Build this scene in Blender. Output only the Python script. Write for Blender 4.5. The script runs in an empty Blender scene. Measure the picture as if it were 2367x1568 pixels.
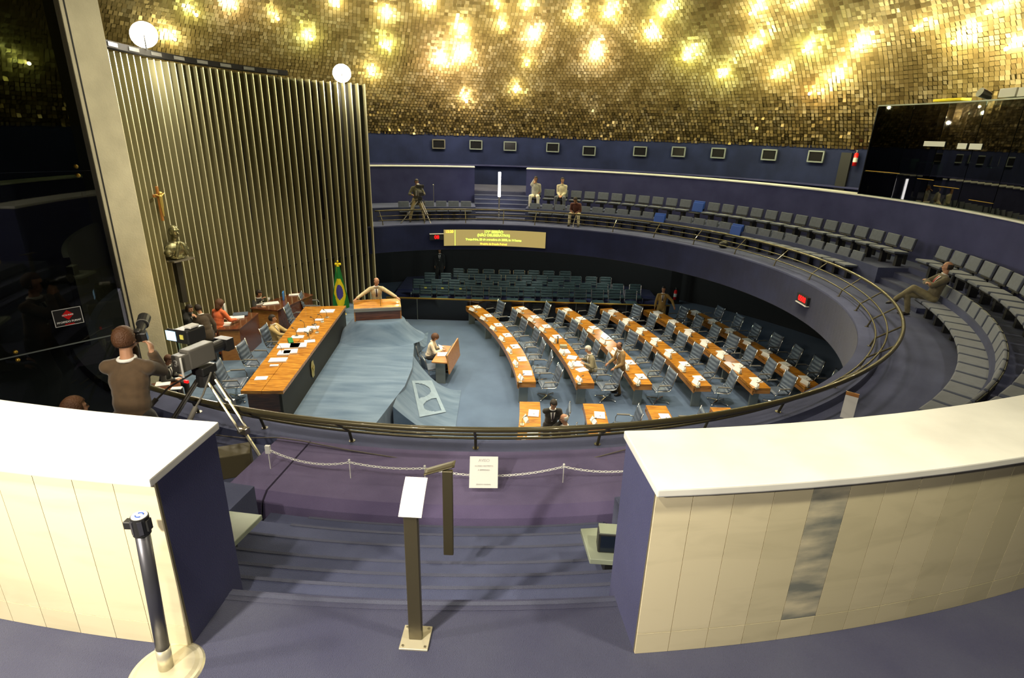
import bpy, bmesh, math, random
from mathutils import Vector as V, Matrix, noise
random.seed(7)
PI=math.pi; R_=math.radians
sc=bpy.context.scene
COL=sc.collection
# ------------------------------------------------------------------ camera
F=1298.8; PITCH=0.3538; ROLL=-0.0298; CAM=V((0.676,-14.702,7.5))
def ray(px,py):
    x=(px-1183.5)/F; z=-(py-784)/F; y=1.0
    c,s=math.cos(ROLL),math.sin(ROLL); x,z=x*c+z*s,-x*s+z*c
    c,s=math.cos(PITCH),math.sin(PITCH)
    return V((x,y*c+z*s,-y*s+z*c))
def at(px,py,z):
    d=ray(px,py); return CAM+d*((z-CAM.z)/d.z)
def oncyl(px,py,R,far=True):
    d=ray(px,py); a=d.x*d.x+d.y*d.y; b=2*(CAM.x*d.x+CAM.y*d.y); c=CAM.x**2+CAM.y**2-R*R
    D=math.sqrt(max(0,b*b-4*a*c)); t=(-b+D)/(2*a) if far else (-b-D)/(2*a)
    return CAM+d*t
DZ,DR=-3.25,18.75
def ondome(px,py,inset=0):
    d=ray(px,py).normalized(); o=CAM-V((0,0,DZ)); b=o.dot(d); c=o.dot(o)-(DR-inset)**2
    return CAM+d*(-b+math.sqrt(b*b-c))
cam=bpy.data.cameras.new('camera'); camo=bpy.data.objects.new('camera',cam); COL.objects.link(camo)
cam.sensor_width=36; cam.lens=36*F/2367; cam.clip_start=.05; cam.clip_end=200
def cdir(x,y,z):
    c,s=math.cos(ROLL),math.sin(ROLL); x,z=x*c+z*s,-x*s+z*c
    c,s=math.cos(PITCH),math.sin(PITCH); return V((x,y*c+z*s,-y*s+z*c))
rt,up,bk=cdir(1,0,0),cdir(0,0,1),-cdir(0,1,0)
camo.matrix_world=Matrix(((rt.x,up.x,bk.x,CAM.x),(rt.y,up.y,bk.y,CAM.y),(rt.z,up.z,bk.z,CAM.z),(0,0,0,1)))
sc.camera=camo
sc.view_settings.view_transform='Standard'; sc.view_settings.look='None'; sc.view_settings.gamma=1
sc.view_settings.use_curve_mapping=False; sc.view_settings.exposure=0.55
sc.cycles.use_denoising=True; sc.cycles.use_adaptive_sampling=True; sc.cycles.adaptive_threshold=.02; sc.cycles.max_bounces=6; sc.cycles.diffuse_bounces=3; sc.cycles.glossy_bounces=3
sc.cycles.sample_clamp_indirect=4; sc.cycles.caustics_reflective=False; sc.cycles.caustics_refractive=False
w=bpy.data.worlds.new('world'); sc.world=w; w.use_nodes=True
w.node_tree.nodes['Background'].inputs[0].default_value=(.02,.018,.012,1); w.node_tree.nodes['Background'].inputs[1].default_value=.6
# ------------------------------------------------------------------ materials
def nt(name):
    m=bpy.data.materials.new(name); m.use_nodes=True; n=m.node_tree.nodes; return m,n,m.node_tree.links,n['Principled BSDF']
def mat(name,col,rough=.6,metal=0,emit=0,ecol=None,var=0,scale=8,bump=0,bscale=60,spec=.5,coat=0,alpha=1,trans=0,stretch=None,col2=None,sheen=0):
    m,n,l,b=nt(name)
    b.inputs['Base Color'].default_value=(*col,1); b.inputs['Roughness'].default_value=rough; b.inputs['Metallic'].default_value=metal
    b.inputs['Specular IOR Level'].default_value=spec; b.inputs['Coat Weight'].default_value=coat
    b.inputs['Sheen Weight'].default_value=sheen
    if emit: b.inputs['Emission Color'].default_value=(*(ecol or col),1); b.inputs['Emission Strength'].default_value=emit
    if trans: b.inputs['Transmission Weight'].default_value=trans
    tc=n.new('ShaderNodeTexCoord'); src=tc.outputs['Object']
    if stretch:
        mp=n.new('ShaderNodeMapping'); mp.inputs['Scale'].default_value=stretch; l.new(src,mp.inputs[0]); src=mp.outputs[0]
    if var:
        t=n.new('ShaderNodeTexNoise'); t.inputs['Scale'].default_value=scale; t.inputs['Detail'].default_value=5; l.new(src,t.inputs['Vector'])
        r=n.new('ShaderNodeValToRGB'); c2=col2 or tuple(c*(1-var) for c in col); c1=tuple(min(1,c*(1+var*.5)) for c in col) if not col2 else col
        r.color_ramp.elements[0].position=.32; r.color_ramp.elements[1].position=.68
        r.color_ramp.elements[0].color=(*c2,1); r.color_ramp.elements[1].color=(*c1,1)
        l.new(t.outputs['Fac'],r.inputs[0]); l.new(r.outputs[0],b.inputs['Base Color'])
    if bump:
        t=n.new('ShaderNodeTexNoise'); t.inputs['Scale'].default_value=bscale; t.inputs['Detail'].default_value=3; l.new(src,t.inputs['Vector'])
        bp=n.new('ShaderNodeBump'); bp.inputs['Strength'].default_value=bump; bp.inputs['Distance'].default_value=.02
        l.new(t.outputs['Fac'],bp.inputs['Height']); l.new(bp.outputs[0],b.inputs['Normal'])
    return m
def wood(name,c1,c2,rough=.25,sc_=(1.2,14,14),coat=.4):
    m,n,l,b=nt(name); tc=n.new('ShaderNodeTexCoord'); mp=n.new('ShaderNodeMapping'); mp.inputs['Scale'].default_value=sc_
    l.new(tc.outputs['Object'],mp.inputs[0]); t=n.new('ShaderNodeTexNoise'); t.inputs['Scale'].default_value=1.5; t.inputs['Detail'].default_value=6; t.inputs['Distortion'].default_value=1.2
    l.new(mp.outputs[0],t.inputs['Vector']); r=n.new('ShaderNodeValToRGB')
    r.color_ramp.elements[0].position=.35; r.color_ramp.elements[1].position=.65
    r.color_ramp.elements[0].color=(*c1,1); r.color_ramp.elements[1].color=(*c2,1)
    l.new(t.outputs['Fac'],r.inputs[0]); l.new(r.outputs[0],b.inputs['Base Color']); b.inputs['Roughness'].default_value=rough; b.inputs['Coat Weight'].default_value=coat
    return m
M={}
M['carpet']=mat('carpet_purple_blue',(.095,.108,.205),.95,var=.28,scale=1.6,bump=.5,bscale=180,spec=.1,sheen=.12,col2=(.065,.075,.15))
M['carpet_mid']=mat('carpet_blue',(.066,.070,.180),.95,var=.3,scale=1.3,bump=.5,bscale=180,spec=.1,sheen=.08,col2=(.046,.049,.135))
M['carpet_near']=mat('carpet_corridor',(.088,.093,.150),.95,var=.3,scale=1.2,bump=.6,bscale=220,spec=.1,sheen=.1,col2=(.055,.057,.115))
M['nosing']=mat('worn_step_edge',(.105,.112,.17),.95,bump=.5,bscale=180,spec=.1)  # paler carpet colour stands in for light catching the step edges
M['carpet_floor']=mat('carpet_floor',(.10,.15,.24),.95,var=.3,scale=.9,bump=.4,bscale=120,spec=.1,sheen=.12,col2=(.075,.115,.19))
M['carpet_stage']=mat('carpet_stage_brushed',(.15,.215,.30),.95,var=.25,scale=1.4,bump=.4,bscale=120,spec=.1,sheen=.12,col2=(.085,.135,.21),stretch=(.6,3.2,1))
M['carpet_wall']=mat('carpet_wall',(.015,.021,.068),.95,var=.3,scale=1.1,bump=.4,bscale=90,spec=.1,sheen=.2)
M['carpet_violet']=mat('carpet_violet',(.155,.125,.245),.95,var=.3,scale=1.8,bump=.5,bscale=160,spec=.1,sheen=.12,col2=(.105,.085,.18))
M['dark']=mat('dark_lining',(.012,.012,.014),.7)
M['black']=mat('black_plastic',(.02,.02,.02),.45)
M['blackgloss']=mat('black_gloss',(.01,.01,.012),.12)
M['greyplastic']=mat('grey_plastic',(.16,.15,.13),.5)
M['leather']=mat('blue_leather',(.10,.13,.18),.38,var=.2,scale=9,coat=.15)
M['padgrey']=mat('blue_grey_fabric',(.105,.122,.170),.75,var=.15,scale=10,sheen=.3)
M['padgreen']=mat('dark_teal_leather',(.05,.08,.085),.4,var=.3,scale=8)
M['seatblue']=mat('bright_blue_fabric',(.02,.08,.42),.7)
M['chrome']=mat('chrome',(.75,.75,.72),.18,1)
M['steel']=mat('brushed_steel',(.55,.52,.44),.35,1)
M['rail']=mat('painted_rail',(.085,.072,.036),.35,.4,coat=.2)
M['wood']=wood('rosewood_top',(.25,.085,.010),(.64,.29,.035))
M['woodlite']=wood('rosewood_side',(.38,.14,.03),(.55,.26,.06),rough=.4)
M['wooddark']=wood('rosewood_dark',(.07,.02,.008),(.16,.05,.02))
M['legpanel']=mat('grey_metal_panel',(.22,.25,.24),.4,.4)
M['paper']=mat('white_paper',(.86,.86,.82),.7)
M['marblecap']=mat('white_marble_cap',(.86,.85,.80),.3,var=.1,scale=3,spec=.5)
M['brass']=mat('brass_line',(.55,.36,.06),.35,.8)
M['gold']=mat('gold_crest',(.75,.55,.15),.35,.8)
M['bronze']=mat('bronze_patina',(.20,.19,.10),.35,.8,var=.4,scale=10)
M['concrete']=mat('concrete_pillar',(.52,.48,.34),.75,var=.12,scale=2.5,bump=.25,bscale=30,spec=.3)
M['fin']=mat('fin_metal',(.36,.33,.17),.5,.3,var=.2,scale=1.2,stretch=(1,1,.15))
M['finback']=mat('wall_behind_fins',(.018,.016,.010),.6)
M['ledface']=mat('display_face',(.30,.24,.10),.6,emit=.42,ecol=(.50,.39,.13))
M['ledtxt']=mat('display_green_text',(.5,.9,.1),.5,emit=1.6,ecol=(.55,1,.08))
M['ledor']=mat('display_orange_text',(1,.6,.1),.5,emit=1.5,ecol=(1,.62,.05))
M['ledred']=mat('red_digits',(.5,.01,.01),.5,emit=.6,ecol=(1,.01,.01))
M['skin']=mat('skin',(.50,.26,.15),.5,var=.1,scale=12)
M['skindark']=mat('skin_tan',(.30,.14,.07),.5,var=.1,scale=12)
M['hairdark']=mat('hair_dark',(.02,.013,.008),.6,bump=.6,bscale=80)
M['hairbrown']=mat('hair_brown',(.09,.035,.012),.6,bump=.6,bscale=80)
M['hairgrey']=mat('hair_grey',(.62,.60,.52),.6,bump=.5,bscale=80)
M['eye']=mat('eye',(.02,.015,.01),.3)
M['white']=mat('white_cloth',(.80,.78,.72),.8)
M['shoe']=mat('black_shoe',(.015,.012,.01),.35)
M['green']=mat('flag_green',(.01,.20,.035),.8)
M['yellow']=mat('flag_yellow',(.85,.68,.01),.8)
M['flagblue']=mat('flag_blue',(.07,.05,.30),.8)
M['red']=mat('red_paint',(.75,.01,.01),.4)
M['tube']=mat('lit_tube',(1,1,1),.4,emit=14,ecol=(1,.95,1))
M['bulb']=mat('lit_bulb',(1,.95,.8),.4,emit=55,ecol=(1,.93,.62))
M['flood']=mat('flood_glass',(1,.95,.85),.3,emit=120,ecol=(1,.92,.72))
M['screen']=mat('lit_screen',(.3,.6,1),.4,emit=1.6,ecol=(.45,.75,1))
M['screenoff']=mat('dark_screen',(.01,.016,.03),.15)
M['greytop']=mat('grey_green_laminate',(.34,.38,.29),.45,var=.15,scale=3)
M['cord']=mat('dark_cord',(.10,.085,.07),.6)
M['cable']=mat('tan_cable',(.30,.22,.10),.5)
M['teal']=mat('teal_panel',(.16,.28,.24),.5)
M['yellowtag']=mat('yellow_tag',(.9,.8,.15),.6)
def cloth(name,col,v=.18): 
    if name not in M: M[name]=mat(name,col,.85,var=v,scale=14,sheen=.2)
    return M[name]
# gold dome tile
m,n,l,b=nt('gold_tiles'); at_=n.new('ShaderNodeAttribute'); at_.attribute_name='tone'; rp=n.new('ShaderNodeValToRGB')
rp.color_ramp.elements[0].color=(.12,.08,.025,1); rp.color_ramp.elements[1].color=(.52,.42,.24,1); e=rp.color_ramp.elements.new(.5); e.color=(.25,.18,.07,1)
l.new(at_.outputs['Fac'],rp.inputs[0]); l.new(rp.outputs[0],b.inputs['Base Color']); b.inputs['Metallic'].default_value=.75; b.inputs['Roughness'].default_value=.42
M['tile']=m
# marble planks
m,n,l,b=nt('marble_planks'); at_=n.new('ShaderNodeAttribute'); at_.attribute_name='tone'; rp=n.new('ShaderNodeValToRGB')
rp.color_ramp.elements[0].color=(.56,.50,.31,1); rp.color_ramp.elements[1].color=(.86,.76,.52,1)
l.new(at_.outputs['Fac'],rp.inputs[0]); tc=n.new('ShaderNodeTexCoord'); mp=n.new('ShaderNodeMapping'); mp.inputs['Rotation'].default_value=(.5,.35,.2); mp.inputs['Scale'].default_value=(1.2,1.2,5)
l.new(tc.outputs['Object'],mp.inputs[0]); t=n.new('ShaderNodeTexNoise'); t.inputs['Scale'].default_value=1.3; t.inputs['Detail'].default_value=7; t.inputs['Distortion'].default_value=.8; l.new(mp.outputs[0],t.inputs['Vector'])
r2=n.new('ShaderNodeValToRGB'); r2.color_ramp.elements[0].position=.28; r2.color_ramp.elements[1].position=.52; r2.color_ramp.elements[0].color=(.62,.62,.58,1); r2.color_ramp.elements[1].color=(1,1,1,1)
l.new(t.outputs['Fac'],r2.inputs[0]); mx=n.new('ShaderNodeMix'); mx.data_type='RGBA'; mx.blend_type='MULTIPLY'; mx.inputs[0].default_value=.38
l.new(rp.outputs[0],mx.inputs[6]); l.new(r2.outputs[0],mx.inputs[7]); l.new(mx.outputs[2],b.inputs['Base Color']); b.inputs['Roughness'].default_value=.35
M['marble']=m
M['streak']=mat('grey_marble_vein',(.72,.64,.44),.35,var=.5,scale=2.2,col2=(.22,.23,.20),stretch=(1.5,1.5,5))
M['joint']=mat('marble_joint',(.13,.11,.07),.9)
M['finedge']=mat('fin_edge_metal',(.78,.74,.50),.35,.4)
def glassmat(name,tint,gl=.12):
    m,n,l,b=nt(name); n.remove(b); o=n['Material Output']; tr=n.new('ShaderNodeBsdfTransparent'); tr.inputs[0].default_value=(*tint,1)
    g=n.new('ShaderNodeBsdfGlossy'); g.inputs['Roughness'].default_value=.02; g.inputs[0].default_value=(.9,.9,.85,1); mx=n.new('ShaderNodeMixShader')
    lw=n.new('ShaderNodeLayerWeight'); lw.inputs[0].default_value=.25; ma=n.new('ShaderNodeMath'); ma.operation='MULTIPLY_ADD'; ma.inputs[1].default_value=.12; ma.inputs[2].default_value=gl
    l.new(lw.outputs['Fresnel'],ma.inputs[0]); l.new(ma.outputs[0],mx.inputs[0]); l.new(tr.outputs[0],mx.inputs[1]); l.new(g.outputs[0],mx.inputs[2]); l.new(mx.outputs[0],o.inputs[0]); return m
M['glass']=glassmat('tinted_glass',(.24,.26,.22),.03)
M['boothglass']=glassmat('booth_glass',(.10,.12,.11),.02)
# ------------------------------------------------------------------ mesh builder
class MB:
    def __init__(s): s.v=[]; s.f=[]; s.t=[]
    def add(s,vs,fs,tone=None):
        k=len(s.v); s.v+=[tuple(v) for v in vs]; s.f+=[tuple(i+k for i in f) for f in fs]; s.t+=[tone if tone is not None else .5]*len(fs); return s
    def box(s,c,d,M_=None,tone=None):
        x,y,z=d[0]/2,d[1]/2,d[2]/2; c=V(c); vs=[]
        for sx,sy,sz in ((-1,-1,-1),(1,-1,-1),(1,1,-1),(-1,1,-1),(-1,-1,1),(1,-1,1),(1,1,1),(-1,1,1)):
            p=V((sx*x,sy*y,sz*z)); p=(M_@p if M_ else p)+c; vs.append(p)
        return s.add(vs,[(3,2,1,0),(4,5,6,7),(0,1,5,4),(1,2,6,5),(2,3,7,6),(3,0,4,7)],tone)
    def tube(s,path,r,n=8,closed=False):
        P=[V(p) for p in path]; N=len(P); rs=r if isinstance(r,(list,tuple)) else [r]*N; vs=[]; prev=None
        for i,p in enumerate(P):
            if closed: t=P[(i+1)%N]-P[i-1]
            else: t=P[min(i+1,N-1)]-P[max(i-1,0)]
            t=t.normalized() if t.length>1e-9 else V((0,0,1))
            if prev is None: a=t.orthogonal().normalized()
            else:
                a=prev-t*prev.dot(t); a=a.normalized() if a.length>1e-6 else t.orthogonal().normalized()
            prev=a; b=t.cross(a)
            for k in range(n): an=2*PI*k/n; vs.append(p+(a*math.cos(an)+b*math.sin(an))*rs[i])
        fs=[]
        for i in range(N if closed else N-1):
            j=(i+1)%N
            for k in range(n): k2=(k+1)%n; fs.append((i*n+k,i*n+k2,j*n+k2,j*n+k))
        if not closed: fs.append(tuple(reversed(range(n)))); fs.append(tuple((N-1)*n+k for k in range(n)))
        return s.add(vs,fs)
    def cyl(s,p0,p1,r0,r1=None,n=12): return s.tube([p0,p1],[r0,r0 if r1 is None else r1],n)
    def sph(s,c,r,nu=12,nv=8,M_=None,keep=None):
        c=V(c); r=r if isinstance(r,(tuple,list)) else (r,r,r); vs=[];fs=[]
        for j in range(nv+1):
            ph=PI*j/nv
            for i in range(nu):
                th=2*PI*i/nu; p=V((r[0]*math.sin(ph)*math.cos(th),r[1]*math.sin(ph)*math.sin(th),r[2]*math.cos(ph))); vs.append((M_@p if M_ else p)+c)
        for j in range(nv):
            for i in range(nu):
                i2=(i+1)%nu; f=(j*nu+i,(j+1)*nu+i,(j+1)*nu+i2,j*nu+i2)
                if keep and not keep(sum((vs[q]-c for q in f),V())/4): continue
                fs.append(f)
        return s.add(vs,fs)
    def cap(s,p0,r0,p1,r1,n=10):   # tapered capsule
        p0,p1=V(p0),V(p1); t=(p1-p0); L=t.length; t=t.normalized() if L>1e-6 else V((0,0,1)); pts=[];rs=[]
        for k in range(4): a=PI/2*k/4; pts.append(p0-t*r0*math.cos(a)); rs.append(max(r0*math.sin(a),.001))
        pts.append(p0);rs.append(r0); pts.append(p1);rs.append(r1)
        for k in range(3,-1,-1): a=PI/2*k/4; pts.append(p1+t*r1*math.cos(a)); rs.append(max(r1*math.sin(a),.001))
        return s.tube(pts,rs,n)
    def sweep(s,prof,a0,a1,n,closed=True,tone=None):   # profile of (r,z) swept from angle a0 to a1 (deg) about the hall centre
        m_=len(prof); vs=[]
        for i in range(n+1):
            a=R_(a0+(a1-a0)*i/n)
            for r,z in prof: vs.append((r*math.cos(a),r*math.sin(a),z))
        fs=[]
        for i in range(n):
            for k in range(m_ if closed else m_-1): k2=(k+1)%m_; fs.append((i*m_+k,(i+1)*m_+k,(i+1)*m_+k2,i*m_+k2))
        if closed: fs.append(tuple(range(m_))); fs.append(tuple(n*m_+k for k in reversed(range(m_))))
        return s.add(vs,fs,tone)
    def prism(s,pts,z0,z1):
        n=len(pts); vs=[(p[0],p[1],z0) for p in pts]+[(p[0],p[1],z1) for p in pts]
        return s.add(vs,[tuple(reversed(range(n))),tuple(range(n,2*n))]+[(i,(i+1)%n,(i+1)%n+n,i+n) for i in range(n)])
    def grid(s,fn,nu,nv):
        vs=[fn(i/nu,j/nv) for j in range(nv+1) for i in range(nu+1)]
        return s.add(vs,[(j*(nu+1)+i,j*(nu+1)+i+1,(j+1)*(nu+1)+i+1,(j+1)*(nu+1)+i) for j in range(nv) for i in range(nu)])
    def build(s,name,m_,parent=None,smooth=False,bevel=0,loc=None,seg=2,recalc=False,tone=False,solid=0):
        me=bpy.data.meshes.new(name); o_=V(loc) if loc is not None else V()
        me.from_pydata([(v[0]-o_.x,v[1]-o_.y,v[2]-o_.z) for v in s.v],[],s.f); me.materials.append(M[m_] if isinstance(m_,str) else m_)
        if recalc or bevel:
            bm=bmesh.new(); bm.from_mesh(me)
            bmesh.ops.recalc_face_normals(bm,faces=bm.faces)
            if bevel: bmesh.ops.bevel(bm,geom=[e for e in bm.edges if len(e.link_faces)==2 and e.calc_face_angle(0)>.6],offset=bevel,segments=seg,affect='EDGES',profile=.6)
            bm.to_mesh(me); bm.free()
        if tone and not bevel:
            a=me.attributes.new('tone','FLOAT','FACE'); a.data.foreach_set('value',s.t)
        if smooth: me.polygons.foreach_set('use_smooth',[True]*len(me.polygons))
        o=bpy.data.objects.new(name,me); COL.objects.link(o); o.location=o_
        if parent: o.parent=parent
        if solid: q=o.modifiers.new('solid','SOLIDIFY'); q.thickness=solid; q.offset=0
        return o
def tag(o,label,cat,group=None,kind=None):
    o['label']=label; o['category']=cat
    if group: o['group']=group
    if kind: o['kind']=kind
    return o
def struct(o,label=None):
    o['kind']='structure'
    if label: o['label']=label
    return o
def empty(name,loc,rz=0,label=None,cat=None,group=None):
    o=bpy.data.objects.new(name,None); COL.objects.link(o); o.location=loc; o.rotation_euler=(0,0,rz); o.empty_display_size=.1
    if label: tag(o,label,cat,group)
    return o
KIDS={}
def kids(o): return [c for c in o.children]
def dup(root,loc,rz,label=None,group=None,scale=None):
    r=root.copy(); COL.objects.link(r); r.location=loc; r.rotation_euler=(0,0,rz)
    if label: r['label']=label
    if group: r['group']=group
    if root.name not in KIDS: KIDS[root.name]=[(c,list(c.children)) for c in root.children]
    for ch,gs in KIDS[root.name]:
        c=ch.copy(); COL.objects.link(c); c.parent=r
        for g in gs: d=g.copy(); COL.objects.link(d); d.parent=c
    return r
class Proto:   # first placement moves the prototype, later ones copy it
    def __init__(s,root): s.root=root; s.used=False; s.n=root.name
    def put(s,loc,rz,label,group=None):
        if not s.used:
            s.used=True; KIDS[s.root.name]=[(c,list(c.children)) for c in s.root.children]
            s.root.location=loc; s.root.rotation_euler=(0,0,rz); s.root['label']=label
            if group: s.root['group']=group
            return s.root
        return dup(s.root,loc,rz,label,group)
ORD='first second third fourth fifth sixth seventh eighth ninth tenth eleventh twelfth thirteenth fourteenth fifteenth sixteenth seventeenth eighteenth nineteenth twentieth'.split()
ORD+=['twenty-'+o for o in ORD[:9]]+['thirtieth']
def pol(R,a,z): return V((R*math.cos(R_(a)),R*math.sin(R_(a)),z))
def textmesh(txt,size,align='CENTER',bold=0):
    c=bpy.data.curves.new('t','FONT'); c.body=txt; c.size=size; c.align_x=align; c.align_y='CENTER'; c.extrude=.002; c.offset=bold
    o=bpy.data.objects.new('t',c); COL.objects.link(o); dg=bpy.context.evaluated_depsgraph_get(); dg.update()
    me=bpy.data.meshes.new_from_object(o.evaluated_get(dg)); bpy.data.objects.remove(o); return me
def textobj(name,txt,size,m_,mtx,parent=None,align='CENTER',bend=None,bold=0):
    me=textmesh(txt,size,align,bold); me.materials.clear(); me.materials.append(M[m_])
    for v in me.vertices: v.co=bend(v.co) if bend else mtx@v.co
    o=bpy.data.objects.new(name,me); COL.objects.link(o)
    if parent: o.parent=parent; o.matrix_parent_inverse=Matrix.Translation(parent.location).inverted() if parent.rotation_euler.z==0 else (Matrix.Translation(parent.location)@Matrix.Rotation(parent.rotation_euler.z,4,'Z')).inverted()
    return o
def keepworld(o,p):   # parent without moving (for parts built in world coordinates)
    o.parent=p; o.matrix_parent_inverse=(Matrix.Translation(p.location)@Matrix.Rotation(p.rotation_euler.z,4,'Z')).inverted(); return o
# ------------------------------------------------------------------ architecture
mb=MB(); mb.prism([(17*math.cos(R_(a)),17*math.sin(R_(a))) for a in range(0,360,5)],-.2,0); struct(mb.build('floor','carpet_floor'))
# gallery ring: seating blocks and stepped aisles
BL=[(8.61,2.85),(8.61,3.9),(8.98,3.9),(9.02,3.80),(10.45,3.80),(10.45,4.35),(12.05,4.35),(12.05,2.85)]
ST=[(8.61,2.85),(8.61,3.9),(8.98,3.9),(9.02,3.80),(10.27,3.80),(10.27,3.92),(10.58,3.92),(10.58,4.08),(10.92,4.08),(10.92,4.24),(11.28,4.24),(11.28,4.40),(11.58,4.40),(11.58,4.56),(11.86,4.56),(11.86,4.72),(12.16,4.72),(12.16,2.85)]
mb=MB()
for a0,a1,pr in ((-170,-99.2,BL),(-99.2,-80.8,ST),(-80.8,-12,BL),(-12,1.2,ST),(1.2,84,BL),(84,96,ST),(96,125.5,BL)):
    mb.sweep(pr,a0,a1,max(4,int(abs(a1-a0)/1.5)))
struct(mb.build('floor_gallery','carpet',recalc=True))
mb=MB(); mb.sweep([(8.60,2.86),(8.60,3.86),(8.612,3.86),(8.612,2.86)],-170,125.5,200); struct(mb.build('wall_gallery_front','carpet_wall'))
mb=MB(); mb.sweep([(12.14,2.9),(12.14,4.88),(15.6,4.88),(15.6,2.9)],-235.5,124.5,160); mb.sweep([(12.12,4.86),(12.12,4.884),(12.2,4.884),(12.2,4.86)],-94.6,-83.6,12); struct(mb.build('floor_corridor','carpet_near',recalc=True))
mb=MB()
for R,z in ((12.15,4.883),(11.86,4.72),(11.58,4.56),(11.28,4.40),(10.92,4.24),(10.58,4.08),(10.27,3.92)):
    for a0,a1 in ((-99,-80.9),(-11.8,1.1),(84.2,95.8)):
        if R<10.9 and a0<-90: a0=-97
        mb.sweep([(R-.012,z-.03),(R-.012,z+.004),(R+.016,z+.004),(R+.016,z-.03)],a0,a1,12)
struct(mb.build('trim_6','nosing'))  # strips added to draw the lit bands of the steps
mb=MB(); mb.sweep([(14.7,0),(14.7,2.9),(14.8,2.9),(14.8,0)],-180,180,90); struct(mb.build('wall_lower','dark'))
mb=MB(); mb.sweep([(8.62,2.84),(8.62,2.86),(14.8,2.86),(14.8,2.84)],-170,180,140); struct(mb.build('ceiling_lower','dark'))
# parapet walls with marble facing and cap
for k,(a0,a1,side) in enumerate(((-264,-94.5,'front_left'),(-83.65,84.7,'front_right'))):
    n=int((a1-a0)/1.2)
    mb=MB(); mb.sweep([(12.03,3.9),(12.03,5.905),(12.5,5.905),(12.5,3.9)],a0,a1,n); struct(mb.build('wall_'+side,'carpet_wall' if 0 else 'carpet_mid',recalc=True))
    mb=MB(); mb.sweep([(12.0,5.905),(12.0,5.95),(12.555,5.95),(12.555,5.905)],a0-.05,a1+.05,n); struct(mb.build('trim_%d'%(k+1),'marblecap',recalc=True,bevel=.008),'white marble cap on the parapet')
    mb=MB(); js=MB(); sk=MB(); a=a1 if k==0 else a0; sg=-1 if k==0 else 1; p=.88
    first=True; i=0; tones=[.95,.9,.75,.5,.6,.35,.45,.5,.3,.4,.25,.5,.35,.45]
    while (a0<=a<=a1) and i<70:
        w_=(.85 if (first and k) else .97); b_=a+sg*w_; t=tones[i%14] if k else .8+.2*random.random()
        lo,hi=min(a,b_)+.007,max(a,b_)-.007
        for z0,z1,tt in ((4.882,5.02,t-.12),(5.024,5.903,t)):
            if k and i==4 and z0>5: sk.sweep([(12.5,z0),(12.5,z1),(12.522,z1),(12.522,z0)],lo,hi,3); continue
            mb.sweep([(12.5,z0),(12.5,z1),(12.522,z1),(12.522,z0)],lo,hi,3,tone=tt)
        a=b_; first=False; i+=1
    js.sweep([(12.5,4.88),(12.5,5.9),(12.512,5.9),(12.512,4.88)],min(a,a1 if k==0 else a0),max(a,a1 if k==0 else a0),60)
    o=mb.build('trim_%d'%(k+3),'marble',tone=True,recalc=False); struct(o,'upright marble planks facing the parapet'); o2=js.build('joint','joint'); o2.parent=o
    if sk.v: o3=sk.build('veined_plank','streak'); o3.parent=o; o3['label']='plank with dark grey veins'
# short far parapet piece handled by first range; back wall
mb=MB(); mb.sweep([(15.5,4.88),(15.5,7.32),(15.62,7.32),(15.62,4.88)],-180,180,140); struct(mb.build('wall_back','carpet_wall'))
mb=MB(); mb.sweep([(15.34,5.80),(15.34,5.86),(15.5,5.86),(15.5,5.80)],18,128,70); struct(mb.build('trim_5','carpet_mid'))
# projection windows in back wall
pw=[(1014,333),(1100,335),(1179,338),(1278,341),(1362,349),(1480,350),(1569,351),(1661,354),(1779,358),(1887,362)]
for i,(px,py) in enumerate(pw):
    p=oncyl(px,py,15.44); a=math.atan2(p.y,p.x); Mx=Matrix.Rotation(a,3,'Z'); e=empty('window_%d'%(i+1),p); struct(e)
    f=MB()
    for dy,dz,sy,sz in ((0,.2,.64,.05),(0,-.2,.64,.05),(.3,0,.05,.4),(-.3,0,.05,.4)): f.box(Mx@V((-.03,dy,dz)),(.08,sy,sz),Mx)
    f.build('window_frame','steel' if i==0 else 'legpanel',e)
    g=MB(); g.box((0,0,0),(.05,.56,.36),Mx); g.build('pane','blackgloss',e)
# dark doorway near the extinguisher
p=oncyl(1952,385,15.42); a=math.degrees(math.atan2(p.y,p.x)); mb=MB(); mb.sweep([(15.40,4.9),(15.40,7.1),(15.49,7.1),(15.49,4.9)],a-.7,a+.8,3); struct(mb.build('door_1','dark'))
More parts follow.
